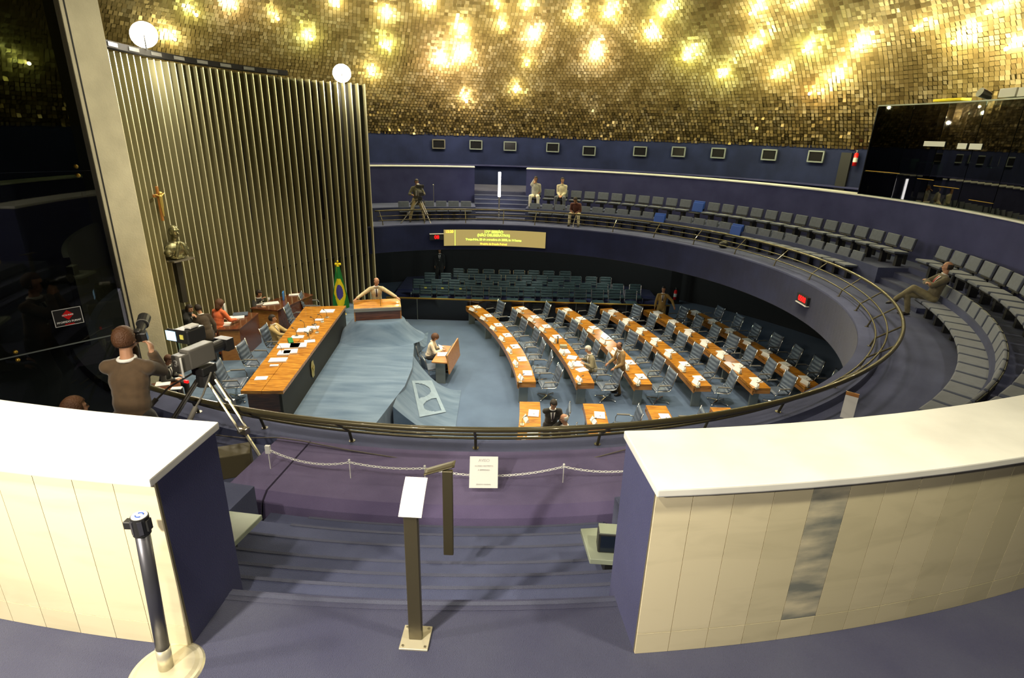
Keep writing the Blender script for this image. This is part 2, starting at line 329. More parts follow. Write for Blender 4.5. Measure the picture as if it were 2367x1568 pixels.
# ------------------------------------------------------------------ dome with tiles
mb=MB()
prof=[]
for i in range(41):
    ph=R_(34.2+(90-34.2)*i/40); prof.append(((DR+.03)*math.cos(ph),DZ+(DR+.03)*math.sin(ph)))
prof=[(15.75,7.25)]+prof
mb.sweep(prof,-180,180,120,closed=False)
M['domeback']=mat('dome_shell',(.16,.12,.04),.5,.7)
ceil_=struct(mb.build('ceiling','domeback',smooth=True))
def proj(p):
    d=p-CAM; x,y,z=d.dot(rt),-d.dot(bk),d.dot(up)
    if y<=.05: return None
    return 1183.5+F*x/y,784-F*z/y
mb=MB(); dph=.155/DR; row=0; C0=V((0,0,DZ)); ph=R_(34.35)
while ph<R_(74):
    rr=DR*math.cos(ph); nrow=int(2*PI*rr/.155)
    for k in range(nrow):
        th=2*PI*(k+.5*(row%2))/nrow
        n_=V((math.cos(ph)*math.cos(th),math.cos(ph)*math.sin(th),math.sin(ph))); p=C0+n_*(DR-.07); q=proj(p)
        if not q or q[0]<-420 or q[0]>2787 or q[1]<-330 or q[1]>900: continue
        nv=noise.noise(p*1.3); low=max(0,1-(ph-R_(34.35))/R_(9))
        t=V((-math.sin(th),math.cos(th),0)); u=n_.cross(t)
        j=R_(4+16*low)+.0; rx,ry=random.gauss(0,j)*.8+.12*nv,random.gauss(0,j)*.8+R_(10)
        n2=(-n_+t*math.tan(rx)+u*math.tan(ry)).normalized(); t2=(t-n2*t.dot(n2)).normalized(); u2=n2.cross(t2)
        h=.068 if low<.5 else .062; hh=h*random.uniform(.85,1.1)
        mb.add([p-t2*h-u2*hh,p+t2*h-u2*hh,p+t2*h+u2*hh,p-t2*h+u2*hh],[(0,1,2,3)],min(1,max(0,.5+.35*nv+random.gauss(0,.13))))
    ph+=dph; row+=1
ti=mb.build('ceiling_tile','tile',ceil_,tone=True); ti['kind']='stuff'
# ------------------------------------------------------------------ fin wall and pillar
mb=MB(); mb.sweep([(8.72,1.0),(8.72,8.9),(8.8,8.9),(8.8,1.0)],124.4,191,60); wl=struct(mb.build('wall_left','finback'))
fe=MB(); fins=MB(); a=124.6; k=0
while a<190.5:
    c=pol(8.56,a,4.96); Mx=Matrix.Rotation(R_(a),3,'Z')
    fins.box(c,(.27,.024,7.93+.02*math.sin(k)),Mx,tone=.5)
    fe.box(pol(8.418,a,4.96),(.012,.030,7.94),Mx); a+=1.7; k+=1
fo=fins.build('fin','fin',wl); fo['label']='upright olive metal fins'; fo['kind']='stuff'; fo=fe.build('fin_edge','finedge',wl); fo['kind']='stuff'; fo['label']='bright polished fin edges'
for i,(a,z0,z1) in enumerate(((187,4.9,7.2),(172,4.9,7.2),(156,4.6,7.0),(136,4.3,6.7))):
    g=MB(); g.sweep([(8.60,z0),(8.60,z1),(8.70,z1),(8.70,z0)],a-.6,a+.6,2); g.build('slot_panel','dark',wl)
# pillar
c=pol(8.55,193.2,0); mb=MB(); Mx=Matrix.Rotation(R_(62),3,'Z')
mb.box((c.x,c.y,6.6),(.72,.62,11.2),Mx); pl_=struct(mb.build('wall_pillar','concrete',bevel=.02)); 
g=MB(); g.box(V((c.x,c.y,6.6))+Mx@V((-.28,-.315,0)),(.025,.02,11.1),Mx); g.build('groove','dark',pl_)
mb=MB(); mb.sweep([(8.72,0),(8.72,5.4),(8.8,5.4),(8.8,0)],196,222,20); struct(mb.build('wall_behind_stage','dark'))
M['legdark']=mat('batten_grey',(.016,.015,.013),.85,spec=.1)
# light batten on top of the fins
bt=empty('light_batten',pol(8.45,167,9.05),0,'long dark slotted lighting batten resting along the top of the fins','light batten')
mb=MB(); mb.sweep([(8.36,8.98),(8.36,9.12),(8.6,9.12),(8.6,8.98)],143.5,190.8,40); keepworld(mb.build('housing','legdark'),bt)
for i in range(8):
    a=146+i*5.6; mb=MB(); mb.sweep([(8.352,9.01),(8.352,9.09),(8.37,9.09),(8.37,9.01)],a,a+2.6,3); keepworld(mb.build('slot','black'),bt)
# glass partition on the left of the gallery
P0=V((-3.86,-8.40,0)); D=V((-.614,-.789,0)); pan=empty('glass_partition',(P0.x,P0.y,3.8),0,'tall dark tinted glass partition closing the gallery at the far left','partition')
nrm=V((D.y,-D.x,0)); zs=[3.8,5.14,6.98,8.8]; ts=[.07,.2,1.55,3.0]
for i in range(len(ts)-1):
    for j in range(3):
        g=MB(); a_,b_=P0+D*(ts[i]+.001),P0+D*(ts[i+1]-.001); z0,z1=zs[j]+.001,zs[j+1]-.001
        g.add([a_+V((0,0,z0)),b_+V((0,0,z0)),b_+V((0,0,z1)),a_+V((0,0,z1))],[(0,1,2,3)]); keepworld(g.build('glass_panel','glass',solid=.012),pan)
for zz in zs[1:3]:
    for t in (.2,.28,1.1,1.5):
        if t==.28: continue
        g=MB()
        for dz in (.045,-.045): g.sph(P0+D*t+V((0,0,zz+dz))-nrm*.02,.022,8,6)
        keepworld(g.build('clamp_bolt','brass',smooth=True),pan)
g=MB(); g.box(P0+D*1.7+V((0,0,5.14))-nrm*.01,(.012,3.0,.012),Matrix.Rotation(math.atan2(D.y,D.x)-PI/2,3,'Z')); keepworld(g.build('seam','legpanel'),pan)
# framed sign on the glass
sg=P0+D*.59+V((0,0,5.455))-nrm*.02; ang_=math.atan2(-D.y,-D.x)
sgn=empty('glass_sign',sg,0,'small white-outlined black sign with red diamond stuck on the dark glass','sign')
MS=Matrix.Translation(sg)@Matrix(((-D.x,0,-nrm.x,0),(-D.y,0,-nrm.y,0),(0,1,0,0),(0,0,0,1)))
W3=MS.to_3x3()
def plate(name,cx,cy,w_,h,m_,dz,parent,rot=0):
    b_=MB(); Mr=W3@Matrix.Rotation(rot,3,'Z'); b_.box(MS@V((cx,cy,dz)),(w_,h,.004),Mr); return keepworld(b_.build(name,m_),parent)
plate('board',0,0,.26,.19,'black',0,sgn)
b_=MB()
for cx,cy,w_,h in ((0,.093,.26,.006),(0,-.093,.26,.005),(.128,0,.006,.19),(-.128,0,.006,.19)): b_.box(MS@V((cx,cy,.004)),(w_,h,.003),W3)
keepworld(b_.build('frame','paper'),sgn)
plate('diamond',0,.022,.078,.078,'red',.004,sgn,PI/4)
for tx,sz,mm,cy in (('NÃO FUME',.02,'paper',.022),('PROIBIDO FUMAR',.0275,'paper',-.052),('LEI FEDERAL',.016,'red',-.08)):
    keepworld(textobj('lettering',tx,sz,mm,MS@Matrix.Translation((0,cy,.008)),bold=.001),sgn)
# ------------------------------------------------------------------ control booth on the right
bo=empty('control_booth',pol(12.2,5,5.95),0,'black glass control booth standing on the parapet at the right','booth')
js=[18.0,12.3,7.0,1.5,-4.0,-9.5,-15,-20.5]
for i in range(7):
    g=MB(); g.sweep([(12.12,5.96),(12.12,8.52),(12.135,8.52),(12.135,5.96)],js[i+1]+.05,js[i]-.05,5); keepworld(g.build('glass_panel','boothglass'),bo)
g=MB(); g.sweep([(12.1,8.52),(12.1,8.555),(14.2,8.555),(14.2,8.52)],-20.5,18.02,40); keepworld(g.build('roof','greytop'),bo)
g=MB(); g.box((V(pol(13.1,18,7.2))),(2.0,.03,2.6),Matrix.Rotation(R_(18),3,'Z')); keepworld(g.build('side_wall','blackgloss'),bo)
g=MB(); g.sweep([(14.1,5.9),(14.1,8.5),(14.2,8.5),(14.2,5.9)],-20.5,18,30); g.sweep([(12.5,5.8),(12.5,6.55),(13.3,6.55),(13.3,5.8)],-20,17.5,30); keepworld(g.build('counter','dark'),bo)
for k,(a0,a1,z) in enumerate(((17.6,11.9,6.66),(8.8,6.1,6.57),(5.9,1.8,6.43),(-.2,-4,6.2))):
    g=MB(); g.sweep([(12.105,z),(12.105,z+.012),(12.13,z+.012),(12.13,z)],a1,a0,4); keepworld(g.build('seam','brass'),bo)
for k,(a0,a1,z0,z1) in enumerate(((9.2,5.9,7.44,7.57),(3.9,2.5,7.4,7.54),(2.1,.2,7.4,7.54))):
    g=MB(); g.sweep([(12.10,z0),(12.10,z1),(12.112,z1),(12.112,z0)],a1,a0,3); o=g.build('notice','paper'); tag(o,['wide white paper notice taped on the booth glass','small white paper notice taped in the middle of the booth glass','white paper notice taped on the booth glass, rightmost of three'][k],'notice','paper notices on the booth glass')
def facing(a): return Matrix.Rotation(R_(a),3,'Z')
for k,(a,z,s_,nm,lb,mm) in enumerate(((14.0,6.85,(.3,.35,.45),'loudspeaker','olive loudspeaker box inside the booth, leftmost on the counter','greytop'),(10.5,6.8,(.4,.75,.4),'equipment_case','wide olive equipment case on the booth counter','greytop'),(6.8,6.85,(.45,.5,.42),'monitor','pale monitor with slanted hood on the booth counter','greyplastic'),(1.5,6.8,(.4,.6,.36),'monitor','green-grey monitor near the right end of the booth counter','greytop'))):
    c=pol(12.85,a,z); e=empty(nm,(c.x,c.y,z-s_[2]/2),0,lb,nm.replace('_',' ')); g=MB(); g.box(c,s_,facing(a)); keepworld(g.build('casing',mm,bevel=.02),e)
    g=MB(); g.box(pol(12.85-s_[0]/2-.005,a,z),(.01,s_[1]*.8,s_[2]*.7),facing(a)); keepworld(g.build('screen' if 'mon' in nm else 'grille','screenoff'),e)
for k,(a,z,s_,lb,mm) in enumerate(((8,8.60,(.3,.9,.06),'flat orange strip of timber lying on the booth roof','yellow'),(-.5,8.67,(.3,.5,.2),'white box standing on the booth roof edge','white'),(-3,8.66,(.3,.45,.2),'cream carton on the booth roof, rightmost in view','white'))):
    g=MB(); c=pol(12.35,a,z+.02); g.box(c,s_,facing(a)); tag(g.build('box' if k else 'timber_strip',mm,bevel=.01),lb,'box' if k else 'strip')
c=pol(12.35,2.8,8.66); sp=empty('spotlight',(c.x,c.y,8.56),0,'black spotlight on the booth roof beside white boxes','spotlight')
g=MB(); g.cyl(c,c+V((-.25,0,.08)),.09,.11); keepworld(g.build('lamp_body','black'),sp); g=MB(); g.box(c-V((0,0,.06)),(.1,.1,.1)); keepworld(g.build('bracket','black'),sp)
# ------------------------------------------------------------------ guard rail
def rl(R,z,r,a0=-114.6,a1=122.0,n=240):
    g=MB(); g.tube([pol(R,a0+(a1-a0)*i/n,z) for i in range(n+1)],r,8); return g
gr=empty('guard_rail',pol(8.9,-88,3.9),0,'long dark bronze three-bar guard rail leaning out around the gallery edge','guard rail')
keepworld(rl(9.23,4.393,.034).build('top_rail','rail',smooth=True),gr)
keepworld(rl(9.02,4.21,.017).build('middle_rail','rail',smooth=True),gr)
keepworld(rl(8.86,4.07,.017).build('lower_rail','rail',smooth=True),gr)
for a in (-113,-105.9,-98.1,-88.2,-78.4,-68.6,-59.6,-49.5,-41,-32.7,-24,-16,-7.9,3,14,25.5,37.1,48,59.2,70,80.4,88.9,99,110,121):
    g=MB(); g.cyl(pol(9.23,a,4.39),pol(8.86,a,4.07),.016); g.cyl(pol(8.86,a,4.08),pol(8.80,a,3.88),.018); g.cyl(pol(8.80,a,3.9),pol(8.80,a,3.905),.04)
    keepworld(g.build('post','rail',smooth=False),gr)
# violet carpeted platform with chain
mb=MB(); mb.sweep([(9.24,3.80),(9.24,4.12),(10.12,4.06),(10.22,3.98),(10.26,3.80)],-102.3,-99.93,4); mb.sweep([(9.24,3.80),(9.24,4.12),(10.12,4.06),(10.22,3.98),(10.26,3.80)],-99.8,-77,36)
tag(mb.build('carpeted_platform','carpet_violet',recalc=True),'low violet carpeted platform with a black seam behind the guard rail','platform')
def cat(A,B,sag,n=40): return [A.lerp(B,i/n)-V((0,0,sag*4*(i/n)*(1-i/n))) for i in range(n+1)]
pts=[(620,1045),(808,1075),(982,1089),(1303,1085),(1446,1095)]
CP=[oncyl(x,y,9.8,False)+V((0,0,.03)) for x,y in pts]
ch=empty('chain',CP[2],0,'white plastic link chain sagging between hooks above the violet platform','chain')
lk=MB()
for i in range(4):
    L=(CP[i+1]-CP[i]).length; path=cat(CP[i],CP[i+1],(.085,.03,.10,.03)[i],80); d=0; k=0
    seg=sum((path[j+1]-path[j]).length for j in range(80)); nl=int(seg/.034)
    for q in range(nl):
        f=(q+.5)/nl*80; j=int(f); p=path[j].lerp(path[min(j+1,80)],f-j); t=(path[min(j+1,80)]-path[j]).normalized()
        s_=V((0,0,1)) if q%2 else t.cross(V((0,0,1))).normalized()
        lk.tube([p+t*.022*math.cos(a_)+s_*.011*math.sin(a_) for a_ in [2*PI*h/10 for h in range(10)]],.0035,5,closed=True)
keepworld(lk.build('links','paper'),ch)
for i,p in enumerate(CP[:4]):
    g=MB(); g.cyl(V((p.x,p.y,4.07)),p+V((0,0,.03)),.005); g.sph(p+V((0,0,.025)),.013,8,6)
    if i==0: g.box(p+V((0,0,0)),(.05,.03,.09))
    keepworld(g.build('hook_post','paper'),ch)
co=MB(); A=oncyl(640,1015,9.45,False); B=oncyl(1452,1038,9.45,False); path=[oncyl(x,y,9.4,False) for x,y in ((470,1003),(560,1013),(640,1012),(700,1020),(800,1040),(900,1056),(1000,1073),(1090,1082),(1150,1083.5),(1230,1080),(1300,1073),(1380,1057),(1452,1038),(1500,1022))]
co.tube(path,.007,6); tag(co.build('rope','cord',smooth=True),'thin dark rope sagging across the gallery above the white chain','rope')
c0=oncyl(1118.5,1090,9.85,False); ps=empty('paper_notice',c0,0,'white printed notice hanging from the chain behind the guard rail','notice')
Mx=Matrix.Rotation(R_(2),3,'Z')@Matrix.Rotation(R_(-38),3,'X'); b_=MB(); b_.box(c0+V((0,-.03,.01)),(.285,.004,.31),Mx); keepworld(b_.build('sheet','paper'),ps)
MN=Matrix.Translation(c0+V((0,-.03,.01)))@Mx.to_4x4()@Matrix.Rotation(PI/2,4,'X')@Matrix.Translation((0,0,.006))
M['print']=mat('faded_print',(.62,.60,.60),.8)
for i,(tx,yy,s_) in enumerate((('AVISO',.115,.04),('ACESSO RESTRITO',.06,.022),('À IMPRENSA',.02,.022),('SENADO FEDERAL',-.12,.018))): keepworld(textobj('lettering',tx,s_,'print',MN@Matrix.Translation((0,yy,0))),ps)
# stage
fr=[at(px,py,1.0) for px,py in ((895,706),(910,716),(935,735),(950,762),(957,800),(953,850),(936,892),(905,932),(872,975))]
edge=[(p.x,p.y) for p in fr]+[(-2.9,-4.2),(-3.4,-5.4),(-4.2,-6.6)]
arc=[(8.6*math.cos(R_(a)),8.6*math.sin(R_(a))) for a in range(236,124,-3)]
mb=MB(); mb.prism(edge+arc,0,1.0); stg=struct(mb.build('floor_stage','carpet_stage',recalc=True))
A0,A1=at(955,822,1.0),at(908,940,1.0); B0,B1=at(1066,903,.01),at(1047,1030,.01)
def ramp(A0,A1,B0,B1,bow=0):
    def S(u,v):
        a=A0.lerp(A1,u); b=B0.lerp(B1,u); p=a.lerp(b,v); side=(A1-A0).normalized()
        p=p+side*(bow*math.sin(PI*v)*(1-2*u)); p.z=.012+.99*(1-v)**1.9; return p
    return S
S=ramp(A0,A1,B0,B1,.18); mb=MB(); mb.grid(S,14,22); k=len(mb.v); mb.grid(lambda u,v:V((S(u,v).x,S(u,v).y,0)),14,22); mb.grid(lambda u,v:V((S(0,v).x,S(0,v).y,S(0,v).z*u)),1,22); mb.grid(lambda u,v:V((S(1,v).x,S(1,v).y,S(1,v).z*u)),1,22)
rp1=mb.build('carpet_ramp','carpet_stage',smooth=True); tag(rp1,'sweeping concave carpet ramp with a pale bowl emblem below the stage edge','ramp')
from mathutils.bvhtree import BVHTree
tr=MB(); tr.grid(S,14,22); bv=BVHTree.FromPolygons([V(v) for v in tr.v],tr.f)
q4=[(952,882),(998,881),(1031,954),(970,966)]
def qp(s,t):
    a=V(q4[0]).lerp(V(q4[1]),s); b=V(q4[3]).lerp(V(q4[2]),s); return a.lerp(b,t)
em=MB(); N=44
def inside(s,t):
    return not ((((s-.14)/.62)**2+((t-.28)/.21)**2<1 and s>.14) or (((s-.86)/.62)**2+((t-.74)/.20)**2<1 and s<.86))
for i in range(N):
    for j in range(N):
        if not inside((i+.5)/N,(j+.5)/N): continue
        q=[]
        for s_,t_ in ((i/N,j/N),((i+1)/N,j/N),((i+1)/N,(j+1)/N),(i/N,(j+1)/N)):
            pp=qp(s_,t_); hit=bv.ray_cast(CAM,ray(*pp).normalized())
            if hit[0] is None: break
            q.append(hit[0]+V((0,0,.02)))
        if len(q)==4: em.add(q,[(0,1,2,3)])
M['emblem']=mat('pale_carpet_emblem',(.23,.31,.39),.95,var=.1,scale=5)
if em.v: em.build('carpet_emblem','emblem',rp1)
S2=ramp(at(938,737,1.0),at(953,768,1.0),at(990,768,.01),at(986,800,.01),.05); mb=MB(); mb.grid(S2,8,14); mb.grid(lambda u,v:V((S2(0,v).x,S2(0,v).y,S2(0,v).z*u)),1,14); mb.grid(lambda u,v:V((S2(1,v).x,S2(1,v).y,S2(1,v).z*u)),1,14)
tag(mb.build('carpet_ramp','carpet_stage',smooth=True),'narrow concave carpet ramp on the far side of the stage beside the lectern','ramp')
# low partition in front of the tribune
pa=empty('low_partition',(1.0,7.9,0),0,'long low black partition with a brass top line behind the curved desks','partition')
xa=[at(x,740,.5).x for x in (975,1088,1200,1312,1424,1512)]
for i,(x0,x1) in enumerate(((-4.6,-3.3),(-3.3,-1.1),(-1.1,1.1),(1.1,3.3),(3.3,5.4),(5.4,7.2))):
    f=lambda x:7.62+.017*x
    xm=(x0+x1)/2; g=MB(); g.box((xm,f(xm)+.1,.44),(x1-x0-.02,.06,.88)); keepworld(g.build('panel','blackgloss'),pa)
    g=MB(); g.box((x1,f(x1)+.085,.44),(.02,.05,.88)); keepworld(g.build('seam_strip','legpanel'),pa)
g=MB(); g.box((1.3,f(1.3)+.1,.895),(11.8,.09,.03)); keepworld(g.build('top_line','brass'),pa)
TF=[.03,.08,.19,.24]; TY=[9.35,10.15,10.95,11.75]
mb=MB()
for k in range(4): mb.box((1.3,TY[k]-.35+2.0,TF[k]/2),(12.4,4.0,TF[k]))
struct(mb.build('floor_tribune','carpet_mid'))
#PART3
# ------------------------------------------------------------------ swivel chair (faces +Y)
def swivel(back=.54,name='swivel_chair'):
    e=empty(name,(0,0,0),0,'x','chair')
    def pad(pts,w_,t,nm,ribs):
        g=MB(); n=len(pts)-1
        def fn(side):
            def f(u,v):
                k=v*n; i=min(int(k),n-1); p=V(pts[i]).lerp(V(pts[i+1]),k-i); d=(V(pts[i+1])-V(pts[i])).normalized(); nn=V((0,-d.z,d.y))
                rb=abs(math.sin(v*ribs*PI))**.5; ex=1-abs(2*u-1)**6
                return V(((u-.5)*w_,p.y,p.z))+nn*(side*t*(.45+.55*rb)*max(.25,ex))
            return f
        N=ribs*4; g.grid(fn(1),6,N); k=len(g.v); g.grid(lambda u,v:fn(-1)(1-u,v),6,N)
        # close the rim
        rim=[]; W_=7
        for j in range(N): g.f+= [(j*W_,(j+1)*W_,k+(j+1)*W_+6,k+j*W_+6),((j+1)*W_+6,j*W_+6,k+j*W_,k+(j+1)*W_)]; g.t+=[.5,.5]
        for i in range(6): g.f+=[(i+1,i,k+6-i,k+5-i),(N*W_+i,N*W_+i+1,k+N*W_+5-i,k+N*W_+6-i)]; g.t+=[.5,.5]
        return g.build(nm,'leather',e,smooth=True,recalc=True)
    pad([(0,.25,.44),(0,.20,.47),(0,-.10,.46),(0,-.2,.47)],.56,.04,'seat',4)
    pad([(0,-.21,.50),(0,-.25,.60),(0,-.30,.80),(0,-.36,.47+back)],.56,.04,'backrest',5)
    for s in (-1,1):
        g=MB(); g.tube([(s*.295,.27,.41),(s*.295,.22,.455),(s*.295,-.12,.44),(s*.295,-.20,.46),(s*.295,-.245,.56),(s*.295,-.30,.78),(s*.295,-.365,.49+back)],.014,6); g.build('side_frame','chrome',e,smooth=True)
        g=MB(); g.tube([(s*.305,.20,.45),(s*.335,.20,.56),(s*.335,.16,.645),(s*.335,-.16,.645),(s*.305,-.265,.62)],.013,6); ar=g.build('armrest','chrome',e); g=MB(); g.box((s*.335,.0,.66),(.055,.34,.03)); g.build('arm_pad','greyplastic',ar,bevel=.008,seg=1)
    g=MB(); g.cyl((0,0,.08),(0,0,.43),.03,.03,10); g.box((0,.02,.425),(.34,.22,.03)); g.build('column','chrome',e)
    g=MB()
    for k in range(4): a=PI/4+k*PI/2; g.tube([(0,0,.09),(.33*math.cos(a),.33*math.sin(a),.045)],[.03,.016],6); g.sph((.33*math.cos(a),.33*math.sin(a),.027),.027,8,6)
    g.build('base','chrome',e); return e
chair=Proto(swivel()); 
# ------------------------------------------------------------------ curved desk rows
DC=V((-18,-1.5,0)); RR=[18.93,20.62,22.30,24.02,25.72,27.32]
def dp(R,a,z=0): return DC+V((R*math.cos(a),R*math.sin(a),z))
def ya(R,y): return math.asin((y+1.5)/R)
def arcsolid(g,R0,R1,z0,z1,a0,a1,n):
    vs=[]
    for i in range(n+1):
        a=a0+(a1-a0)*i/n
        for r,z in ((R0,z0),(R0,z1),(R1,z1),(R1,z0)): vs.append(dp(r,a,z))
    fs=[(i*4+k,(i+1)*4+k,(i+1)*4+(k+1)%4,i*4+(k+1)%4) for i in range(n) for k in range(4)]+[(3,2,1,0),(n*4,n*4+1,n*4+2,n*4+3)]
    g.add(vs,fs)
def deskrow(k,R,y0,y1,label,group):
    a0,a1=ya(R+.27,y0),ya(R+.27,y1); c=dp(R+.27,(a0+a1)/2); e=empty('curved_desk',(c.x,c.y,0),0,label,'desk',group)
    g=MB(); arcsolid(g,R,R+.54,.66,.74,a0,a1,28); keepworld(g.build('desk_top','wood',recalc=True),e)
    g=MB(); arcsolid(g,R+.015,R+.05,.52,.66,a0,a1,28); keepworld(g.build('front_board','woodlite',recalc=True),e)
    for q0,q1 in ((a0,a0+.0012),(a1-.0012,a1)): g=MB(); arcsolid(g,R+.0,R+.54,.56,.665,q0,q1,1); keepworld(g.build('end_board','woodlite',recalc=True),e)
    nl=5 if y1-y0>4 else 2
    for i in range(nl):
        a=a0+.008+(a1-a0-.016)*i/(nl-1); g=MB(); p=dp(R+.20,a,.29); Mx=Matrix.Rotation(a,3,'Z'); g.box(p,(.26,.06,.58),Mx); keepworld(g.build('leg','legpanel',bevel=.006,seg=1),e)
    return e
# desktop items: one of each kind
def booklet():
    e=empty('booklet',(0,0,0),0,'x','booklet'); g=MB(); g.box((0,0,.012),(.27,.36,.022)); g.build('pages','paper',e,bevel=.003,seg=1); g=MB(); g.box((.01,-.06,.0245),(.03,.05,.002)); g.build('emblem','greyplastic',e); return e
def nameplate():
    e=empty('name_plate',(0,0,0),0,'x','name plate'); g=MB(); g.add([(-.05,-.15,0),(.05,-.15,0),(.02,-.15,.11),(-.05,.15,0),(.05,.15,0),(.02,.15,.11)],[(0,3,5,2),(1,2,5,4),(0,2,1),(3,4,5),(0,1,4,3)]); g.build('card','paper',e); g=MB(); g.add([(.012,-.14,.0),(.052,-.14,.0),(.024,-.14,.10),(.012,.14,0),(.052,.14,0),(.024,.14,.10)],[(1,2,5,4)]); g.build('dark_side','black',e); return e
def micro():
    e=empty('desk_microphone',(0,0,0),0,'x','microphone'); g=MB(); g.box((0,0,.015),(.10,.12,.03)); g.build('base','steel',e,bevel=.006,seg=1); g=MB(); g.tube([(0,.0,.03),(0.0,0,.14),(.03,0,.22),(.08,0,.25)],.006,5); g.build('stem','black',e,smooth=True); g=MB(); g.cyl((.07,0,.245),(.12,0,.26),.013); g.build('head','black',e); return e
bk,npl,mic=Proto(booklet()),Proto(nameplate()),Proto(micro())
rn=['front','second','third','fourth','fifth','rearmost']
yrow=[(.08,7.45),(.10,7.5),(.14,7.55),(.14,7.6),(.12,7.65),(.30,7.7)]
def furnish(k,R,y0,n,tag_,skip=(),skipchair=()):
    for j in range(n):
        y=y0+j*1.085; a=ya(R+.27,y); rz=a; o_=ORD[j]; 
        ln='%s %s desk'%(rn[k],tag_)
        if j not in skip:
            p=dp(R+.36,a,.741); bk.put(p,rz+random.uniform(-.08,.08),'white booklet on the %s, %s from its near end'%(ln,o_),'white booklets on the curved desks')
        p=dp(R+.16,a-.0,.741)-V((0,.37,0)); npl.put(p,rz+.25,'folded white name plate on the %s, %s from its near end'%(ln,o_),'name plates on the curved desks')
        p=dp(R+.08,ya(R+.1,y-.62),.741); p.z=.741; mic.put(p,rz,'small desk microphone on the %s, %s from its near end'%(ln,o_),'microphones on the curved desks')
        if j in skipchair: continue
        ac=ya(R+.95,y-.08); p=dp(R+.97+random.uniform(-.06,.06),ac); rc=ac+PI/2+random.uniform(-.16,.16)
        chair.put(p,rc,'blue leather swivel chair behind the %s, %s from its near end'%(ln,o_),'swivel chairs at the curved desks')
for k in range(6):
    deskrow(k,RR[k],*yrow[k],'long curved rosewood desk, %s of the six rows from the stage'%('first','second','third','fourth','fifth','sixth')[k],'curved desk rows')
    furnish(k,RR[k],.66 if k<5 else .9,7 if k<5 else 7,'curved',skip=(0,1,2) if k==1 else (),skipchair=())
for k in range(5):
    deskrow(k,RR[k],-3.6,-1.2,'short rosewood desk nearest the guard rail, %s from the stage side'%ORD[k],'short desks below the guard rail')
    furnish(k,RR[k],-2.95,2,'short')
# loose papers of the white-haired person and stacks
def sheet(name,c,d,rz,m_,label,cat_='papers',grp=None,bev=0):
    g=MB(); g.box((0,0,d[2]/2),d); o=g.build(name,m_); o.location=c; o.rotation_euler=(0,0,rz); return tag(o,label,cat_,grp)
for i,(px,py,s_,rz,lb) in enumerate(((1307,815,(.26,.34,.05),.2,'tall white paper pile beside the white-haired person, far one'),(1322,828,(.30,.30,.03),-.3,'fanned white papers beside the white-haired person, middle one'),(1335,843,(.30,.42,.04),.1,'open white newspaper in front of the white-haired person'),(1345,856,(.34,.26,.02),.5,'loose white sheets at the elbow of the white-haired person'))):
    sheet('paper_pile',at(px,py,.742),s_,rz,'paper',lb,'papers','papers around the white-haired person')
g=MB(); g.box((0,0,.05),(.24,.13,.10)); o=g.build('desk_box','greytop',bevel=.01); o.location=at(1302,804,.742); tag(o,'pale green box on the second curved desk row','box')
g=MB(); g.cyl((0,0,0),(0,0,.24),.035,.03,10); o=g.build('bottle','greyplastic',smooth=True); o.location=at(1289,794,.742); tag(o,'grey bottle standing on the second curved desk row','bottle')
# ------------------------------------------------------------------ tribune chairs under the far gallery (face -Y => rz=pi)
def tchair():
    e=empty('tribune_chair',(0,0,0),0,'x','chair')
    g=MB(); g.box((0,.02,.43),(.50,.48,.09)); g.build('seat','padgreen',e,bevel=.03,seg=2,smooth=False)
    g=MB(); Mx=Matrix.Rotation(R_(12),3,'X')
    for k,(z,h) in enumerate(((.58,.10),(.69,.10),(.81,.11),(.92,.09))): g.box((0,-.24-.04*k*.6,z),(.50,.07,h),Mx)
    g.build('backrest','padgreen',e,bevel=.025,seg=2)
    for s in (-1,1):
        g=MB(); g.tube([(s*.27,.25,.0),(s*.27,.27,.40),(s*.27,.24,.46)],.016,6); g.tube([(s*.27,-.2,0),(s*.27,-.2,.45),(s*.27,-.30,.93)],.012,6); g.tube([(s*.27,.25,.45),(s*.27,-.21,.43)],.014,6); g.build('side_frame','chrome',e)
    return e
tc_=Proto(tchair())
rows_px=[([982.6,1022,1063.7,1103,1144,1184.8,1224,1264.7,1304,1343.8,1384.4,1424.4,1462.7],668,.80),([966,1008,1049,1086,1126,1165,1204,1242,1280,1318,1356,1395,1432,1473],654,.90),([992,1029.5,1070,1109,1145,1182,1218,1253,1292,1333,1369,1403],640,1.0),([1058.6,1092.5,1129,1166,1200,1234,1269,1308],631,1.05)]
for r,(xs,yy,z) in enumerate(rows_px):
    for j,x in enumerate(xs):
        d=ray(x,yy+(x-960)*.017); t=(TY[r]-CAM.y)/d.y; p=CAM+d*t; 
        o=tc_.put((p.x,TY[r]+.02*(p.x),TF[r]),PI,'dark padded tribune chair in row %d from the brass-topped partition, %s from the left'%(r+1,ORD[j]),'dark chairs under the far gallery')
for j,x in enumerate((982.6,1022,1063.7)):
    p=at(x,662,.85); d=ray(x,664); t=(TY[0]-.02-CAM.y)/d.y; p=CAM+d*t
    g=MB(); g.box((0,0,0),(.11,.012,.07)); o=g.build('reserved_tag','yellowtag'); o.location=(p.x,TY[0]+.10,.885); tag(o,'yellow tag on a front-row tribune chair, %s from the left'%ORD[j],'tag','yellow tags on tribune chairs')
